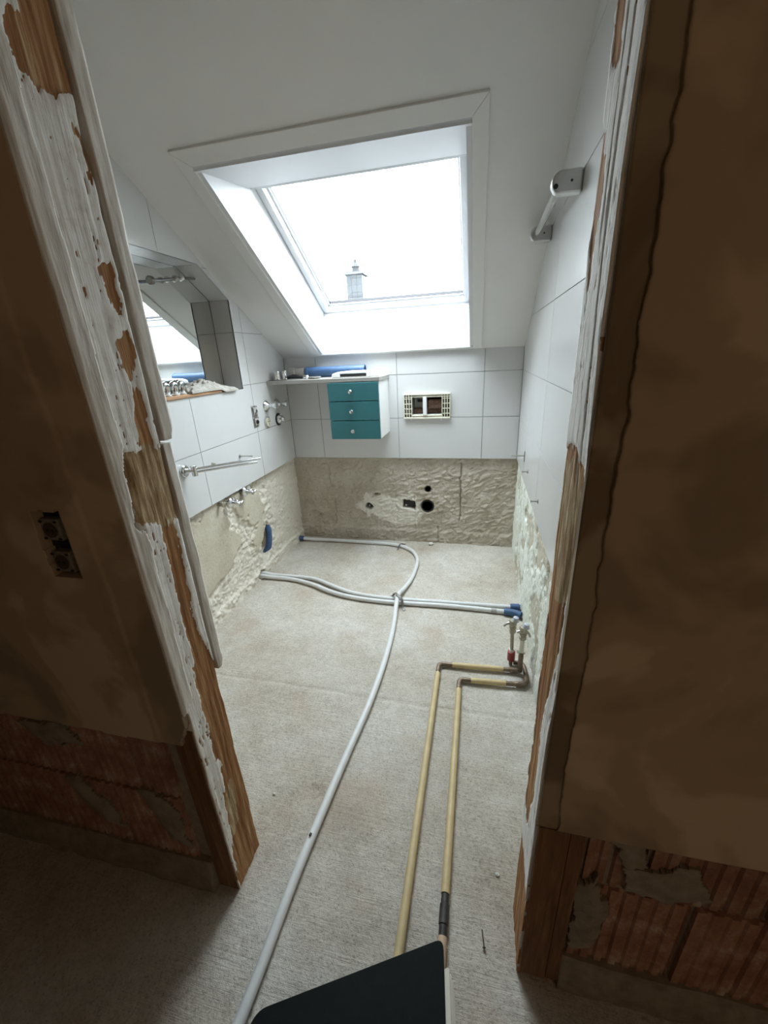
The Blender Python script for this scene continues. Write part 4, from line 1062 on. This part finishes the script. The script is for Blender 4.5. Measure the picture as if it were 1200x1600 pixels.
bm = B(); tube(bm, catmull([(1.383, -1.517, ZP), (1.383, -1.48, ZP), (1.387, -1.460, ZP), (1.402, -1.453, ZP), (1.437, -1.452, ZP)], 5), .0105, 14); part('elbow', bm, 'copper', t, True)
bm = B(); tube(bm, catmull([(1.588, -1.442, ZP), (1.630, -1.440, ZP), (1.662, -1.436, ZP), (1.679, -1.420, ZP), (1.682, -1.395, ZP), (1.682, -1.34, .012), (1.674, -1.306, .0115), (1.655, -1.298, .0115), (1.632, -1.298, .0115)], 5), [.0105] * 6 + [.0130] * 16 + [.0105] * 19, 14); part('bend', bm, 'copper', t, True)

def riser(x, y, lab, red):
    t = thing('supply_valve', lab, 'valve', (x, y, 0), 'metal supply valves by the right wall')
    if red:
        bm = B(); lathe(bm, [(0, .014), (.002, .018), (.050, .018), (.052, .015)], (x, y, .026), (.0, 0, 1), 16); part('red_plug', bm, 'red_cap', t, True)
        bm = B(); lathe(bm, [(.0, .012), (.012, .012)], (x, y, .078), (0, 0, 1), 14); part('white_collar', bm, 'white_plastic', t, True)
        bm = B(); lathe(bm, [(0, .009), (.026, .009)], (x, y, .0), (0, 0, 1), 14); part('foot_pipe', bm, 'copper', t, True)
        part('riser_pipe', rod((x, y, .09), (x - .004, y, .190), .0085), 'brass', t, True)
        zb_ = .188
    else:
        part('riser_pipe', rod((x, y, .010), (x, y, .120), .0115), 'copper', t, True)
        bm = B(); box(bm, x - .020, x + .016, y - .008, y + .008, .120, .124); part('clip', bm, 'dullmetal', t)
        part('sleeve', rod((x, y, .124), (x, y, .198), .0105), 'ivory', t, True)
        zb_ = .196
    x2 = x - (.004 if red else 0)
    bm = B(); lathe(bm, [(0, .016), (.016, .016), (.017, .014), (.022, .014), (.023, .017), (.034, .017), (.036, .013)], (x2, y, zb_), (0, 0, 1), 6); part('union_nut', bm, 'brass', t)
    bm = B(); lathe(bm, [(.034, .012), (.040, .017), (.062, .018), (.068, .015)], (x2, y, zb_), (0, 0, 1), 16); part('valve_body', bm, 'brass', t, True)
    bm = B(); lathe(bm, [(.064, .016), (.070, .016), (.074, .013), (.084, .012), (.088, .004)], (x2, y, zb_), (.15, 0, 1), 12); part('valve_cap', bm, 'paleblue', t, True)
    bm = B()
    if red: tube(bm, [(x2 - .012, y, zb_ + .052), (x2 - .030, y - .006, zb_ + .048), (x2 - .040, y - .008, zb_ + .036)], [.007, .006, .005], 10)
    else:
        tube(bm, [(x2 - .012, y - .004, zb_ + .046), (x2 - .028, y - .008, zb_ + .042)], [.007, .006], 10)
        tube(bm, [(x2 + .010, y - .006, zb_ + .050), (x2 + .022, y - .014, zb_ + .044), (x2 + .028, y - .018, zb_ + .030)], [.007, .006, .005], 10)
    part('lever', bm, 'dullmetal', t, True)
riser(1.620, -1.298, 'metal supply valve on a thin riser with a red plug at its foot', True)
riser(1.657, -1.352, 'metal supply valve on a brown riser close to the right wall', False)

# ================================================================== BLACK BINDER IN THE FOREGROUND
t = thing('ring_binder', 'black covered binder with pale pages lying over the copper pipes in the foreground', 'binder', (1.25, -2.6, .03))
ZT = .082
def cover(z0, z1, grow, mat, name, r=.022, dx=0, dy=0):
    A_ = Vector((1.391 + grow, -2.388 + grow * .3)); L_ = Vector((.996 - grow, -2.592 + grow)); Bq = Vector((1.425 + grow, -2.640)); Lq = Vector((.965 - grow, -2.80))
    Bq = Vector((1.430 + grow, -2.70)); Lq = Vector((.950 - grow, -2.86))
    cs = [A_, L_, Lq, Bq]; pts = []
    for i, c in enumerate(cs):
        p, q = cs[i - 1], cs[(i + 1) % 4]; d1 = (p - c).normalized(); d2 = (q - c).normalized()
        s_, e2 = c + d1 * r, c + d2 * r
        for k in range(6):
            tt = k / 5; pts.append(((1 - tt) ** 2 * s_ + 2 * tt * (1 - tt) * c + tt * tt * e2))
    bm = B(); prism(bm, [(p.x + dx, p.y + dy) for p in pts], lambda u, v: (u, v, z1), lambda u, v: (u, v, z0))
    return part(name, bm, mat, t, bevel=.0015)
cover(ZT - .005, ZT, 0, 'binder', 'front_cover')
zz = ZT - .0055
for k, (g, dx, dy) in enumerate(((-.004, .022, -.045), (-.004, .027, -.050), (-.004, .032, -.057), (-.004, .036, -.066))):
    cover(zz - .0100, zz - .0004, g, 'paper', 'page_block', .006, dx, dy); zz -= .0104
cover(.0275, zz - .0004, 0, 'binder', 'back_cover')

# ================================================================== SOCKETS IN THE HALL WALL
t = thing('double_socket_box', 'open double socket box without cover plates in the dark hallway wall', 'socket', (.621, YF0, 1.105))
bm = B(); box(bm, SX0 - .004, SX1 + .004, YF0 + .0095, YF0 + .0119, SZ0 - .004, SZ1 + .004); part('back_box', bm, 'darkbox', t)
for zc in (1.138, 1.067):
    bm = B(); box(bm, .595, .641, YF0 - .010, YF0 + .0094, zc - .023, zc + .023); s_ = part('socket_insert', bm, 'dusty', t, bevel=.003)
    bm = B(); lathe(bm, [(0, .016), (.002, .016), (.0022, .012)], (.618, YF0 - .0102, zc), (0, -1, 0), 22); part('contact_ring', bm, 'rust', s_, True)
    for dx in (-.006, .006):
        bm = B(); lathe(bm, [(0, .0028), (.0012, .0028)], (.618 + dx, YF0 - .0126, zc), (0, -1, 0), 10); part('contact_hole', bm, 'black_plastic', s_)
    for dx, dz in ((-1, 1), (1, 1), (-1, -1), (1, -1)):
        bm = B(); box(bm, .618 + dx * .018 - .003, .618 + dx * .018 + .003, YF0 - .0122, YF0 - .0101, zc + dz * .018 - .002, zc + dz * .018 + .002); part('claw_slot', bm, 'black_plastic', s_)

# ================================================================== FLOOR DEBRIS
def crumb(x, y, s, lab):
    bm = B(); bmesh.ops.create_icosphere(bm, subdivisions=2, radius=s)
    for v in bm.verts:
        k = 1 + .35 * (random.random() - .5); v.co = Vector((v.co.x * 1.3 * k, v.co.y * k, v.co.z * .6 * k))
    z = min(v.co.z for v in bm.verts)
    for v in bm.verts: v.co += Vector((x, y, -z - .004))
    o = obj('plaster_crumb', bm, 'crumb'); tag(o, lab, 'crumb', 'plaster crumbs on the concrete')
crumb(.770, -2.095, .005, 'white plaster crumb on the concrete beside the left door post')
crumb(1.530, -2.185, .005, 'white plaster crumb on the concrete beside the right door post')
crumb(.862, -.045, .016, 'plaster crumb at the foot of the back wall behind the fixing band')
crumb(1.085, -.030, .018, 'larger plaster crumb at the foot of the back wall below the drain')
crumb(.30, -.40, .006, 'tiny plaster crumb between the white pipes in the far left')
bm = B(); tube(bm, [(1.487, -2.318, .0005), (1.492, -2.352, .0005)], .0016, 8); lathe(bm, [(0, .004), (.0015, .004)], (1.492, -2.352, .0008), (.1, -1, 0), 10)
o = obj('nail', bm, 'rust'); tag(o, 'small rusty nail on the concrete near the right door post', 'nail')

# ================================================================== OUTSIDE: NEIGHBOURING ROOF WITH CHIMNEY
t = thing('neighbouring_house', 'distant house with a slate clad chimney seen through the skylight', 'building', (-2.0, 13.5, -6))
bm = B(); box(bm, -7.5, 4.0, 11.2, 17.8, -6, 1.2); part('wall', bm, 'lead', t)
bm = B(); prism(bm, [(10.8, 1.1), (14.5, 3.28), (18.2, 1.1)], lambda u, v: (-8, u, v), lambda u, v: (4.4, u, v)); rf = part('roof', bm, 'rooftile', t)
bm = B()
for k in range(40):
    x = -7.9 + k * .31; tube(bm, [(x, 14.5, 3.29), (x + .29, 14.5, 3.29)], [.075, .095], 10)
rt = part('ridge_tiles', bm, 'rooftile', rf, True); rt['kind'] = 'stuff'
CHX, CHY = -2.92, 12.4
bm = B(); box(bm, CHX - .27, CHX + .29, CHY - .30, CHY + .30, 1.6, 4.02); ch = part('chimney', bm, 'slate', t, bevel=.01)
for z in np.arange(2.6, 3.95, .22):
    for k in range(3):
        bm = B(); box(bm, CHX - .265 + k * .185, CHX - .265 + k * .185 + .178, CHY - .312, CHY - .3003, z, z + .212); part('slate', bm, 'slate', ch)
bm = B(); box(bm, CHX - .33, CHX + .35, CHY - .36, CHY + .36, 4.021, 4.09); part('chimney_cap', bm, 'lead', ch, bevel=.01)
bm = B(); lathe(bm, [(0, .13), (.16, .12), (.20, .15), (.26, .12), (.30, .07), (.34, .055), (.40, .06), (.44, .02)], (CHX + .0, CHY, 4.091), (0, 0, 1), 16); part('chimney_pot', bm, 'pot', ch, True)
